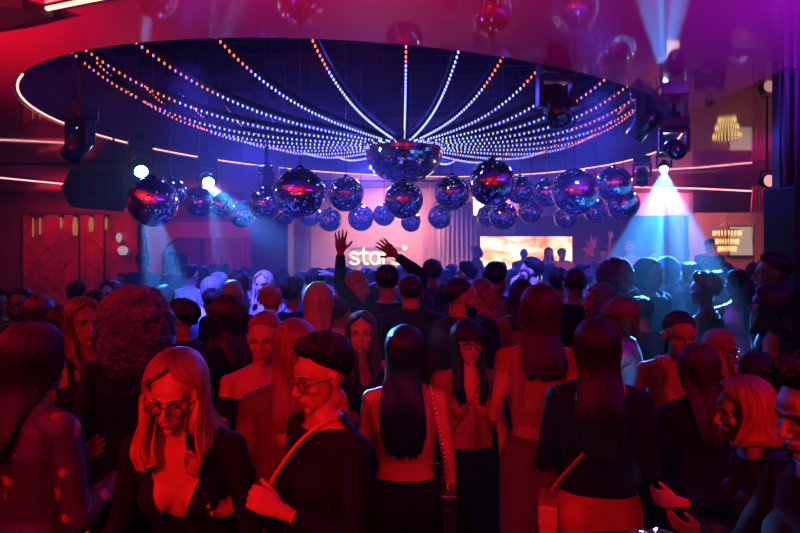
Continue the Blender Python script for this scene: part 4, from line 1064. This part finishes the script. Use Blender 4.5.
# ---- left side of the middle ------------------------------------------------
person(19,287,4.5,-165,'bearded man in a white shirt at the left looking toward us',male=True,hair='short',hc='darkbrown',beard=True,top=T('white',neck='shirt'),bottom=B(),arms=('down','bent'))
person(-3,288,4.9,-120,'red lit face cut by the left edge beside the bearded man',male=True,hair='short',hc='black',top=T('pink'),bottom=B())
person(42,293,4.0,-20,'woman with brown blond hair and a hair band at the left seen from behind',hair='long',hc='darkblond',extra='back',hl=.2,top=T('charcoal'),bottom=B())
person(62,304,3.45,30,'dark haired person between the flowered blouse and the smiling woman',hair='bob',hc='black',top=T(),bottom=B())
person(77,281,5.6,10,'man with short dark hair in a blue grey shirt before the red glass',male=True,hair='short',hc='black',top=T('grey',neck='shirt'),bottom=B())
person(110,279,5.1,170,'woman with centre parted brown hair facing us before the red glass',hair='long',hc='brown',hl=.25,top=T('charcoal',neck='v'),bottom=B())
person(181,298,3.75,75,'person with short black hair beside the curly haired woman',hair='short',hc='black',hvol=1.3,top=T('navy',neck='crew'),bottom=B())
person(233,278,4.5,-5,'bald man seen from behind in front of the niche',male=True,hair='bald',top=T('navy'),bottom=B())
person(211,276,5.3,15,'person with pale hair in a white shirt beside the bald man',hair='bob',hc='grey',top=T('white',neck='shirt'),bottom=B())
person(219,272,6.0,0,'grey haired person behind the bald man',male=True,hair='short',hc='grey',top=T('grey'),bottom=B())
person(238,268,5.6,25,'woman with long dark hair under the second cyan beam',hair='long',hc='darkbrown',hl=.35,top=T('navy'),bottom=B())
person(263,270,5.5,170,'blond woman facing us lit violet left of the dark column',hair='long',hc='blond',hl=.2,top=T('lilac',neck='v'),bottom=B())
person(271,282,4.3,0,'woman with a pinned blond bun glowing cyan seen from behind',hair='updo',hc='platinum',top=T('navy',neck='scoop'),bottom=B())
person(293,277,4.9,-15,'person in black raising one bare fist with a wristband left of centre',hair='short',hc='black',hvol=1.5,top=T('black',sl=.12),bottom=B(),arms=(((.25,.3,-.55),(-.1,.2,1),(0,1,0),'grip'),'bent'))
person(319,281,3.9,-10,'woman with long blond hair edged in cyan light seen from behind',hair='long',extra='back',hc='blond',hl=.38,hvol=1.1,flare=.4,top=T('wine',sl=0,neck='low'),bottom=B(),arms=('down','down'))
person(316,268,5.3,-10,'dark haired man with one hand on top of his head',male=True,hair='short',hc='black',top=T('navy'),bottom=B(),arms=('down',((.7,.1,.7),(-.95,-.1,.35),(0,0,-1),'relaxed')))
person(330,268,6.2,5,'man in a dark cap with a light band left of the raised hands',male=True,hair='short',hc='black',cap='charcoal',top=T('navy'),bottom=B())
person(345,267,5.9,10,'short haired man in navy directly under the left raised hand',male=True,hair='short',hc='darkbrown',top=T('navy'),bottom=B())
person(357,269,4.75,-75,'woman with a high blond ponytail in a pale blue shirt in profile',hair='pony',hc='blond',hl=.18,top=T('paleblue',neck='shirt'),bottom=B('denim'),arms=('bent','bent'),hpitch=10)
person(387,265,4.6,3,'man in a black long sleeve shirt raising both open hands',male=True,hair='short',hc='black',top=T('black',sl=.52),bottom=B(),arms=(((.3,.3,.35),(.0,.1,1),(0,1,0),'open'),((.25,.3,.8),(-1.1,.1,.9),(0,1,0),'open')),lod=0)
person(411,273,3.98,2,'man with faded short hair and a dark jacket catching a blue streak',male=True,hair='buzz',hc='darkbrown',top=T('navy',neck='shirt',off=.03),bottom=B(),arms=('down','bent'),build=1.08)
person(432,259,5.6,5,'man with short hair in a washed denim shirt left of the pale curtain',male=True,hair='short',hc='darkbrown',top=T('denim',neck='shirt',off=.02),bottom=B())
person(465,261,6.0,60,'man with a blue lit cheek behind the bearded man',male=True,hair='short',hc='black',top=T('navy'),bottom=B())
person(484,277,4.3,-85,'balding man with blue lit crown in profile behind the bearded man',male=True,hair='buzz',hc='grey',top=T('navy'),bottom=B(),skn='tan')
person(497,262,5.0,-35,'man with full dark hair in a white shirt below the glowing screen',male=True,hair='short',hc='black',hvol=1.4,top=T('white',neck='shirt',off=.02),bottom=B(),arms=('bent',((.4,.3,-.5),(-.2,.3,1),(-.6,.3,0),'grip')))
person(521,278,4.6,0,'person with straight dark hair and a pale hood beyond the red crop top',hair='long',hc='darkbrown',extra='back',hl=.25,hvol=1.1,top=T('lilac'),bottom=B())
person(530,257,6.0,75,'person in profile holding both hands up to the face below the screen',hair='short',hc='black',top=T('grey'),bottom=B(),arms=('face','face'))
person(558,268,5.3,0,'round dark haired person under the man in orange',hair='short',hc='black',hvol=1.5,top=T('charcoal'),bottom=B())
person(574,267,4.5,-3,'broad man with cropped hair and thick neck right of the red crop top woman',male=True,hair='buzz',hc='black',top=T('navy'),bottom=B(),build=1.12)
person(597,281,4.1,95,'woman with short curly dark hair and shining glasses facing left',hair='curly',hc='black',hl=.05,hvol=.82,top=T('charcoal',neck='v'),bottom=B(),glasses='light')
person(614,257,4.9,0,'tall person with a large round dark head of hair left of the big beam',male=True,hair='curly',hc='black',hl=.0,hvol=.88,top=T('navy'),bottom=B(),build=1.1)
person(649,260,5.2,-150,'hooded person with a white skull mask inside the big cyan beam',male=True,hair='bald',hood='charcoal',mask=True,top=T('charcoal',off=.03),bottom=B(),hyaw=0,hpitch=8)
person(666,258,5.95,0,'hooded dark figure right behind the masked person',male=True,hair='bald',hood='navy',top=T('navy',off=.03),bottom=B(),build=1.1)
person(690,262,5.6,10,'dark haired man at the right edge of the big cyan beam',male=True,hair='short',hc='black',top=T('navy'),bottom=B(),build=1.1)
person(703,271,4.7,45,'curly haired woman in a white tank top inside the cyan beam',hair='short',hvol=1.6,hc='darkblond',top=T('white',neck='scoop',sl=0),bottom=B('denim'),arms=('bent','bent'))
person(719,270,5.4,-10,'person with short black hair right of the white tank top',hair='short',hc='black',top=T('charcoal'),bottom=B())
person(736,267,4.9,0,'woman with a black ponytail in a sequined dress facing the stage',hair='pony',hc='black',hl=.25,top=T('sequin',neck='scoop',sl=0,z0=.8),bottom=SK('sequin',hem=.6))
person(764,268,5.8,15,'woman with dark red lit hair beside the foil fringe',hair='bob',hc='auburn',top=T('black'),bottom=B())
person(771,253,4.25,75,'dark haired man in black looking left beside the loudspeaker',male=True,hair='short',hc='black',top=T('black'),bottom=B())
person(768,283,3.75,55,'woman in a sleeveless black top beside the ribbed wall on the right',hair='long',hc='black',hl=.2,top=T(neck='crew',sl=0),bottom=B('lilac'),arms=('bent','bent'))
# ---- niche ------------------------------------------------------------------
person(144,252,8.6,-10,'tall dark figure standing in the left edge of the niche opening',male=True,hair='short',hc='black',top=T(),bottom=B())
person(172,252,8.8,160,'dark clothed person at the back left of the niche group',male=True,hair='short',hc='black',top=T('wine'),bottom=B())
person(181,254,8.2,20,'tallest man of the niche group in a dark red lit suit',male=True,hair='short',hc='black',top=T('charcoal',off=.03),bottom=B())
person(191,264,7.0,-30,'waiter in a dark waistcoat with white shirt sleeves',male=True,hair='short',hc='black',top=T('white',neck='shirt',off=.008),bottom=B())
person(203,265,7.8,0,'woman with long dark hair next to the waiter',hair='long',hc='darkbrown',hl=.25,top=T('wine'),bottom=B())
person(214,264,8.4,180,'pink lit face turned to us in the niche',hair='short',hc='brown',top=T('charcoal'),bottom=B())
person(224,263,8.6,10,'dark haired person at the right of the niche group',male=True,hair='short',hc='black',top=T('navy'),bottom=B())
person(245,266,8.9,-20,'dim figure in the haze of the second cyan beam',hair='long',hc='brown',hl=.2,top=T('navy'),bottom=B())
person(121,273,9.8,175,'left one of two red lit faces by the glass partition',hair='short',hc='brown',top=T('wine'),bottom=B())
person(131,272,9.7,185,'right one of two red lit faces by the glass partition',hair='short',hc='brown',top=T('wine'),bottom=B())
# ---- stage --------------------------------------------------------------------
ST=dict(zbase=.35)
person(562,248,11.35,182,'man in an orange sweatshirt and cap behind the dj booth',male=True,hair='short',hc='black',cap='grey',top=T('orange',off=.03),bottom=B(),arms=('bent','bent'),**ST)
person(478,245,11.2,-95,'blond person in a bright red orange coat at the left edge of the screen',hair='updo',hc='blond',top=T('redcoat',off=.035,loose=.02),bottom=B(),arms=('bent','bent'),**ST)
person(524,248,11.7,175,'bald man in grey standing before the left half of the screen',male=True,hair='bald',top=T('grey'),bottom=B(),**ST)
person(549,247,12.15,195,'long haired woman in brown standing before the right half of the screen',hair='long',hc='brown',hl=.25,top=T('wine'),bottom=B(),**ST)
person(604,247,11.4,150,'man with short dark hair and bowed head on the dark side of the stage',male=True,hair='short',hc='black',top=T('charcoal'),bottom=B(),hpitch=15,**ST)
person(630,241,11.3,160,'figure in pink and red raising two fingers on the stage',hair='short',hc='blond',top=T('pink'),bottom=B(),arms=('down',((.3,.2,.2),(-.1,.1,1),(0,1,0),'open')),**ST)
person(653,250,11.3,180,'performer in a pink top seen through the big cyan beam',male=True,hair='short',hc='brown',top=T('pink'),bottom=B(),arms=('out','out'),**ST)
S7=person(710,241,11.3,178,'dark haired dj in a black shirt with pale lettering on the chest',male=True,hair='short',hc='black',top=T(),bottom=B(),arms=('bent','bent'),hpitch=16,build=1.1,**ST)
# ---- back of the crowd -----------------------------------------------------------
rng=random.Random(21); made=0
fill=[(302,269,6.6),(308,274,6.0),(366,266,7.0),(374,269,6.3),(402,265,7.4),(420,267,6.6),(444,268,6.9),(452,264,7.8),(476,268,6.7),(512,268,7.2),(543,266,7.0),(549,262,8.0),(582,264,6.8),(592,268,6.2),(604,266,7.4),(630,266,6.8),(640,270,6.2),(678,262,7.0),(686,270,6.3),(712,262,7.6),(726,262,8.2),(746,266,7.4),(753,262,8.4),(150,282,5.8),(165,284,5.4),(197,284,5.7),(250,276,6.9),(282,268,7.4),(338,278,5.2),(374,282,5.3),(446,279,5.1),(540,282,4.9),(632,284,4.9),(640,296,4.4),(664,286,4.9),(740,292,4.5),(750,300,4.0),(96,290,4.6),(128,287,5.6),(212,288,4.9),(288,298,4.4),(340,296,4.3),(424,292,4.9),(512,300,4.0),(563,296,3.9),(582,300,3.6),(392,300,3.7)]
taken=[Vector((o.location.x,o.location.y)) for o in C.objects if o.name.startswith('person') and not o.parent]
for i,(px,py,d) in enumerate(fill):
    q=Vector(((px-400)/F*d,d))
    if min((q-t).length for t in taken)<.40: continue
    taken.append(q)
    ml=rng.random()<.55; hs=rng.choice(['short','short','buzz'] if ml else ['long','long','updo','bob','pony'])
    back=d>6
    person(px,py,d,rng.choice([-25,-10,0,12,30]),'dark silhouette of a dancer with back turned deep in the crowd' if back else 'dancer in dark clothes mostly hidden between the others',male=ml,hair=hs,hc=rng.choice(['black','darkbrown','brown']),hl=.2+.15*rng.random(),top=T(rng.choice(['navy','charcoal','black','denim'])),bottom=B(),lod=2,arms=rng.choice([('down','down'),('bent','bent'),('down','bent')]),group='silhouettes at the back of the crowd' if back else 'half hidden dancers in the middle of the crowd')
# ================================================================ things carried, table
def W(o,p): return o.matrix_basis@Vector(p)
def strap_bag(o,label,m_strap,m_bag,side,zb,w,h,chain=False,front=True,r=.006,ybody=0.):
    """strap over the opposite shoulder or the same one, bag hanging at the hip on 'side'"""
    k=o.scale.x; base=o.location.copy()
    t=thing('handbag',label,'bag',W(o,(side*.20,-.02+ybody,zb)),o.rotation_euler.z)
    t.scale=o.scale
    mb=MB(); mb.box(-.035,.035,-w/2,w/2,-h,0,bev=.012); mb.build('bag_body',m_bag,t)
    mb=MB(); mb.box(-.040,.040,-w/2-.003,w/2+.003,-h*.55,.004,bev=.01); mb.build('flap',m_bag,t)
    return t
Mleath=mat('tan leather',(.62,.33,.20),.4); Morange=mat('orange strap',(.85,.28,.10),.5); Mgold=mat('gold metal',(.9,.6,.25),.2,metal=1)
def strap(t,o,pts,m,r=.007,chain=False,flat=.35,name='strap'):
    """pts in body space of o; drawn as a child of the bag t"""
    inv=(Matrix.Translation(t.location)@Matrix.Rotation(t.rotation_euler.z,4,'Z')@Matrix.Diagonal((*t.scale,1))).inverted()
    P=[inv@W(o,p) for p in pts]; Q=[]
    n=8
    for i in range(len(P)-1):
        p0=P[max(0,i-1)];p1=P[i];p2=P[i+1];p3=P[min(len(P)-1,i+2)]
        for j in range(n):
            u=j/n; Q.append(.5*((2*p1)+(-p0+p2)*u+(2*p0-5*p1+4*p2-p3)*u*u+(-p0+3*p1-3*p2+p3)*u**3))
    Q.append(P[-1])
    mb=MB()
    if not chain: mb.tube(Q,r,8,flat=flat)
    else:
        for i in range(0,len(Q)-1):
            a,b=Q[i],Q[i+1]; d=(b-a); nn=max(1,int(d.length/.016))
            for j in range(nn):
                c=a+d*(j+.5)/nn; mb.sphere(tuple(c),(.006,.006,.009),6,4)
    mb.build(name,m,t)
bpy.context.view_layer.update()
o=F14[0]; t=strap_bag(o,'small tan bag hanging at the left hip of the woman in peach trousers','',Mleath,-1,.95,.20,.15)
strap(t,o,[(-.20,-.02,.95),(-.17,-.13,1.05),(-.04,-.155,1.22),(.08,-.13,1.38),(.10,-.02,1.455),(.08,.09,1.38)],Mleath,.009)
o=F10[0]; t=strap_bag(o,'black bag on a chain strap worn by the very long haired woman','',CL['leather'],1,.98,.26,.17)
strap(t,o,[(.20,-.08,.98),(.185,-.12,1.15),(.155,-.115,1.30),(.12,-.03,1.435),(.13,.07,1.36),(.19,.08,1.1),(.20,.05,.98)],Mgold,chain=True,name='chain_strap')
o=F2[0]; t=strap_bag(o,'small handbag on an orange strap in front of the short haired person','',mat('russet leather',(.5,.12,.06),.4),1,.98,.18,.13,ybody=.16)
strap(t,o,[(.20,.10,.98),(.14,.165,1.10),(.04,.175,1.25),(-.05,.11,1.40),(-.07,-.01,1.455),(-.05,-.12,1.38)],Morange,.0065)
o=F11[0]; t=strap_bag(o,'little dark bag on a thin chain beside the woman in pale pink','',CL['leather'],1,.94,.16,.11)
strap(t,o,[(.20,.0,.94),(.13,.125,1.1),(.04,.165,1.25),(-.05,.09,1.39),(-.07,-.01,1.44)],mat('dark chain',(.05,.04,.05),.3,metal=1),chain=True,name='chain_strap')
# earring of the blond woman
o=F17[0]; hm=F17[3]
mb=MB(); mb.tube([(.084+.0*math.cos(a),-.008+.011*math.sin(a),-.048+.013*math.cos(a)) for a in [2*PI*i/16 for i in range(17)]],.0022,6,0,hm); e=mb.build('earring',Mgold,o); e['label']='gold hoop earring'
mb=MB(); mb.tube([(-.084,-.008+.011*math.sin(a),-.048+.013*math.cos(a)) for a in [2*PI*i/16 for i in range(17)]],.0022,6,0,hm); e=mb.build('earring',Mgold,o); e['label']='gold hoop earring'
# pale lettering of the dj shirt
o=S7[0]
mb=MB(); rng=random.Random(3); x=-.13
while x<.13:
    h=.015+.02*rng.random(); y=.155
    pts=[(x,y-abs(x)*.25,1.285),(x+.006,y-abs(x)*.25,1.285+h),(x+.013,y-abs(x)*.25,1.29),(x+.02,y-abs(x)*.25,1.285+h*.5)]
    mb.tube(pts,.0045,5); x+=.021
mb.build('shirt_lettering',mat('pale print',(.8,.75,.72),.6),o)
# high table with glossy wrapped bouquet, drinks --------------------------------------
tx,ty,tz=at(700,526,1.62); tz=1.10
t=thing('high_table','dark round high table at the bottom right between the leaning people','table',(.60,1.42,0))
mb=MB(); mb.lathe([(.001,tz-.03),(.29,tz-.03),(.30,tz-.02),(.30,tz-.005),(.29,tz),(.001,tz)],40); mb.build('table_top',mat('dark lacquer table',(.02,.015,.02),.12,coat=1),t)
mb=MB(); mb.lathe([(.03,.02),(.03,tz-.03)],16); mb.build('column',m_steel,t)
mb=MB(); mb.lathe([(.22,0),(.22,.012),(.04,.03),(.03,.04)],28); mb.build('base',m_steel,t)
m_wrap=mat('clear film',(.5,.45,.6),.08,coat=1,metal=.7,bump=1.,bscale=9,bdist=.03)
mb=MB(); rings=[]
for i in range(15):
    u=i/14; r=.018+.055*math.sin(PI*min(1,u*.9+.05)); rings.append([(-.17+.34*u,(r*1.2)*math.cos(a)+.008*math.sin(a*5+i),.062+r*.7*math.sin(a)+.008*math.cos(a*7+i*2)) for a in [2*PI*j/24 for j in range(24)]])
t=thing('glossy_pouch','crumpled glossy foil pouch lying on the high table','pouch',(.58,1.45,tz-.010),R(8))
mb.loft(rings); mb.build('foil_body',m_wrap,t)
mb=MB()
for i in range(5): mb.tube([(-.12+.05*i,-.07,.06),(-.10+.05*i,-.02,.112),(-.13+.05*i,.05,.085)],.006,6)
mb.build('fold',mat('red satin',(.5,.05,.08),.25),t)
for k,(gx,gy,lab) in enumerate(((.76,1.50,'empty tumbler glass on the high table near the hand'),)):
    t=thing('drinking_glass',lab,'glass',(gx,gy,tz))
    mb=MB(); mb.lathe([(.001,0),(.03,0),(.034,.10),(.031,.10),(.028,.008),(.001,.008)],24); mb.build('glass_wall',mat('clear glass',(.95,.95,.95),.02,trans=1.,ior=1.45),t)
    if k: mb=MB(); mb.lathe([(.001,.009),(.028,.009),(.030,.07),(.001,.07)],20); mb.build('drink',mat('dark drink',(.1,.02,.01),.05),t)
HAZE=.03
# ================================================================ lamps
def spot(name,p,q,power,col,angle,blend=.3,rad=.03,label=None):
    l=bpy.data.lights.new(name,'SPOT'); l.energy=power; l.color=col; l.spot_size=R(angle); l.spot_blend=blend; l.shadow_soft_size=rad
    o=bpy.data.objects.new(name,l); C.objects.link(o); o.location=p; o.rotation_euler=look_rot(p,q); return o
def gobo(o,n,seed=0.,soft=.5):
    """streaked beam: angular wedges like the prism of the lamp"""
    l=o.data; l.use_nodes=True; nt=l.node_tree; N=nt.nodes; L=nt.links; em=N['Emission']
    tc=N.new('ShaderNodeTexCoord'); sp=N.new('ShaderNodeSeparateXYZ'); L.new(tc.outputs['Normal'],sp.inputs[0])
    at_=N.new('ShaderNodeMath'); at_.operation='ARCTAN2'; L.new(sp.outputs[0],at_.inputs[0]); L.new(sp.outputs[1],at_.inputs[1])
    mu=N.new('ShaderNodeMath'); mu.operation='MULTIPLY'; mu.inputs[1].default_value=n; L.new(at_.outputs[0],mu.inputs[0])
    ad=N.new('ShaderNodeMath'); ad.inputs[1].default_value=seed; L.new(mu.outputs[0],ad.inputs[0])
    sn=N.new('ShaderNodeMath'); sn.operation='SINE'; L.new(ad.outputs[0],sn.inputs[0])
    mr=N.new('ShaderNodeMapRange'); mr.inputs[1].default_value=-soft; mr.inputs[2].default_value=1; mr.inputs[3].default_value=.12; mr.inputs[4].default_value=1.6; L.new(sn.outputs[0],mr.inputs[0])
    L.new(mr.outputs[0],em.inputs['Strength'])
RED=(1.,.004,.006); BLUE=(.10,.10,1.); CY=(.05,.32,1.)
def tip(LB,s): return LB[0]+LB[1]*.19*s
g=spot('beam_lamp',tip(LB1,.95),(-1.85,5.0,1.45),18000,CY,10,.15,.02); gobo(g,3,1)
g=spot('beam_lamp',tip(LB2,.95),(-1.05,4.9,1.6),16000,CY,16,.15,.02); gobo(g,4,2)
g=spot('beam_lamp',tip(LB3,.62),(2.03,4.8,1.26),16000,CY,26,.12,.02); gobo(g,7,0)
spot('beam_lamp',(-1.5,8.7,2.5),(-.40,4.0,1.62),5000,(.12,.42,1.),8,.2,.02)
g=spot('beam_lamp',at(640,132,6.2),at(545,172,7.4),1500,(.12,.25,1.),9,.3,.02)
g=spot('beam_lamp',at(70,150,5.5),at(-60,128,5.2),900,(.6,.15,1.),22,.3,.02); gobo(g,7,1)
# red wash lamps above and behind the photographer
spot('red_wash_and_fill',(-1.5,-1.1,2.65),(-.75,1.9,.72),320,RED,54,1.,.12)
spot('red_wash_and_fill',(.15,-1.3,2.75),(-.2,2.1,.85),105,RED,56,1.,.12)  # added fill between the two side washes
spot('red_wash_and_fill',(1.9,-1.1,2.65),(1.0,1.9,.8),230,RED,54,1.,.12)
# unseen spots added to brighten the ceiling, no fixtures built
spot('ceiling_wash_fill',(-4.3,.8,1.95),(-3.7,2.5,4.1),7500,(1.,.04,.05),80,.8,.1)
spot('ceiling_wash_fill',(-1.6,-1.6,1.95),(-1.0,.2,3.9),7000,(1.,.015,.15),80,.8,.1)
spot('ceiling_wash_fill',(3.2,.2,1.95),(3.2,1.9,3.8),4500,(.30,.04,1.),82,.8,.1)
spot('ceiling_wash_fill',(6.8,6.0,1.95),(6.5,7.4,3.4),2200,(.75,.02,.45),84,.8,.1)
# blue fill added over the crowd, sources unseen and without fixtures
for p,q,e in (((-2.2,9.6,3.9),(-.6,6.0,1.4),2000),((1.6,10.6,3.9),(.3,6.2,1.4),2000),((2.8,8.4,3.9),(1.6,5.0,1.4),700),((-.4,8.6,3.0),(0,4.2,1.5),900)):
    spot('blue_wash_fill',p,q,e,(.06,.07,1.),80,.6,.1)
spot('blue_wash_fill',(-1.5,4.3,3.2),(-1.4,6.1,.8),1700,(.05,.06,1.),62,.7,.1)
spot('blue_wash_fill',(1.6,4.9,3.2),(1.6,6.7,.8),1700,(.05,.06,1.),62,.7,.1)
# added point lights standing in for the light of the led bulbs
for p in ((-2.2,6.8,3.5),(2.0,9.5,3.5),(0.,7.9,3.9),(-.5,5.4,3.6)):
    l=bpy.data.lights.new('recess_led_fill','POINT'); l.energy=14; l.color=(.12,.10,1.); l.shadow_soft_size=.1
    o=bpy.data.objects.new('recess_led_fill',l); C.objects.link(o); o.location=p
# stage
spot('stage_lamp',(-.3,12.4,3.1),(-.3,14,1.7),330,(1.,.40,.34),120,.8,.1)
spot('stage_lamp',(1.8,12.3,3.1),(1.6,14,1.7),280,(1.,.42,.36),120,.8,.1)
spot('stage_lamp',(5.6,12.0,3.0),(4.8,13.9,2.7),90,(.9,.25,.5),120,.8,.1)
spot('stage_lamp',(3.0,8.5,3.1),(3.6,11,1.6),120,(1.,.35,.2),50,.6,.1)
spot('stage_lamp',(6.0,9.4,3.1),(5.6,10.8,1.6),110,(1.,.12,.12),60,.6,.1)
spot('side_lamp',(7.0,13.2,3.0),(7.4,15,1.8),260,(1.,.34,.30),120,.8,.1)
spot('fringe_lamp',(5.6,10.2,.9),(6.6,11.3,2.4),120,(1.,.3,.12),70,.8,.1)
spot('near_wall_fill',(-3.,-.6,2.6),(-3.0,-2.6,1.9),260,(1.,.05,.02),120,.8,.1)  # unseen spots added so the mirror balls reflect a warm rear wall
spot('near_wall_fill',(2.,-.6,2.6),(2.2,-2.6,1.9),220,(1.,.03,.05),120,.8,.1)
spot('left_wall_fill',(-6.6,6.,2.9),(-7.6,7.,2.4),90,(.9,.02,.25),120,.8,.1)  # added spot on the side wall, for the reflections in the balls
# left: the red glass and the niche
spot('wall_lamp_red',(-5.5,9.4,3.0),(-5.5,11,1.7),75,(1.,.02,.07),110,.8,.1)
spot('niche_lamp',(-3.3,11.6,3.0),(-3.5,13.6,1.4),90,(1.,.06,.22),120,.8,.1)
spot('niche_lamp',(-3.4,9.0,2.9),(-3.2,11,2.2),60,(.8,.06,.3),60,.8,.1)
# thin haze filling the room, thicker over the dance floor than around the viewer
w.cycles.volume_step_size=.8; w.cycles.homogeneous_volume=False
nt=w.node_tree; N=nt.nodes; L=nt.links
vs_=N.new('ShaderNodeVolumeScatter'); vs_.inputs['Anisotropy'].default_value=.25; vs_.inputs['Color'].default_value=(.9,.9,.95,1)
tc=N.new('ShaderNodeNewGeometry'); sp=N.new('ShaderNodeSeparateXYZ'); L.new(tc.outputs['Position'],sp.inputs[0])
mr=N.new('ShaderNodeMapRange'); mr.interpolation_type='SMOOTHSTEP'; mr.inputs[1].default_value=3.6; mr.inputs[2].default_value=6.5; mr.inputs[3].default_value=.002; mr.inputs[4].default_value=HAZE
L.new(sp.outputs[1],mr.inputs[0])
mz=N.new('ShaderNodeMapRange'); mz.interpolation_type='SMOOTHSTEP'; mz.inputs[1].default_value=3.1; mz.inputs[2].default_value=3.6; mz.inputs[3].default_value=1.; mz.inputs[4].default_value=.12; L.new(sp.outputs[2],mz.inputs[0])
mm=N.new('ShaderNodeMath'); mm.operation='MULTIPLY'; L.new(mr.outputs[0],mm.inputs[0]); L.new(mz.outputs[0],mm.inputs[1]); L.new(mm.outputs[0],vs_.inputs['Density']); L.new(vs_.outputs[0],N['World Output'].inputs['Volume'])
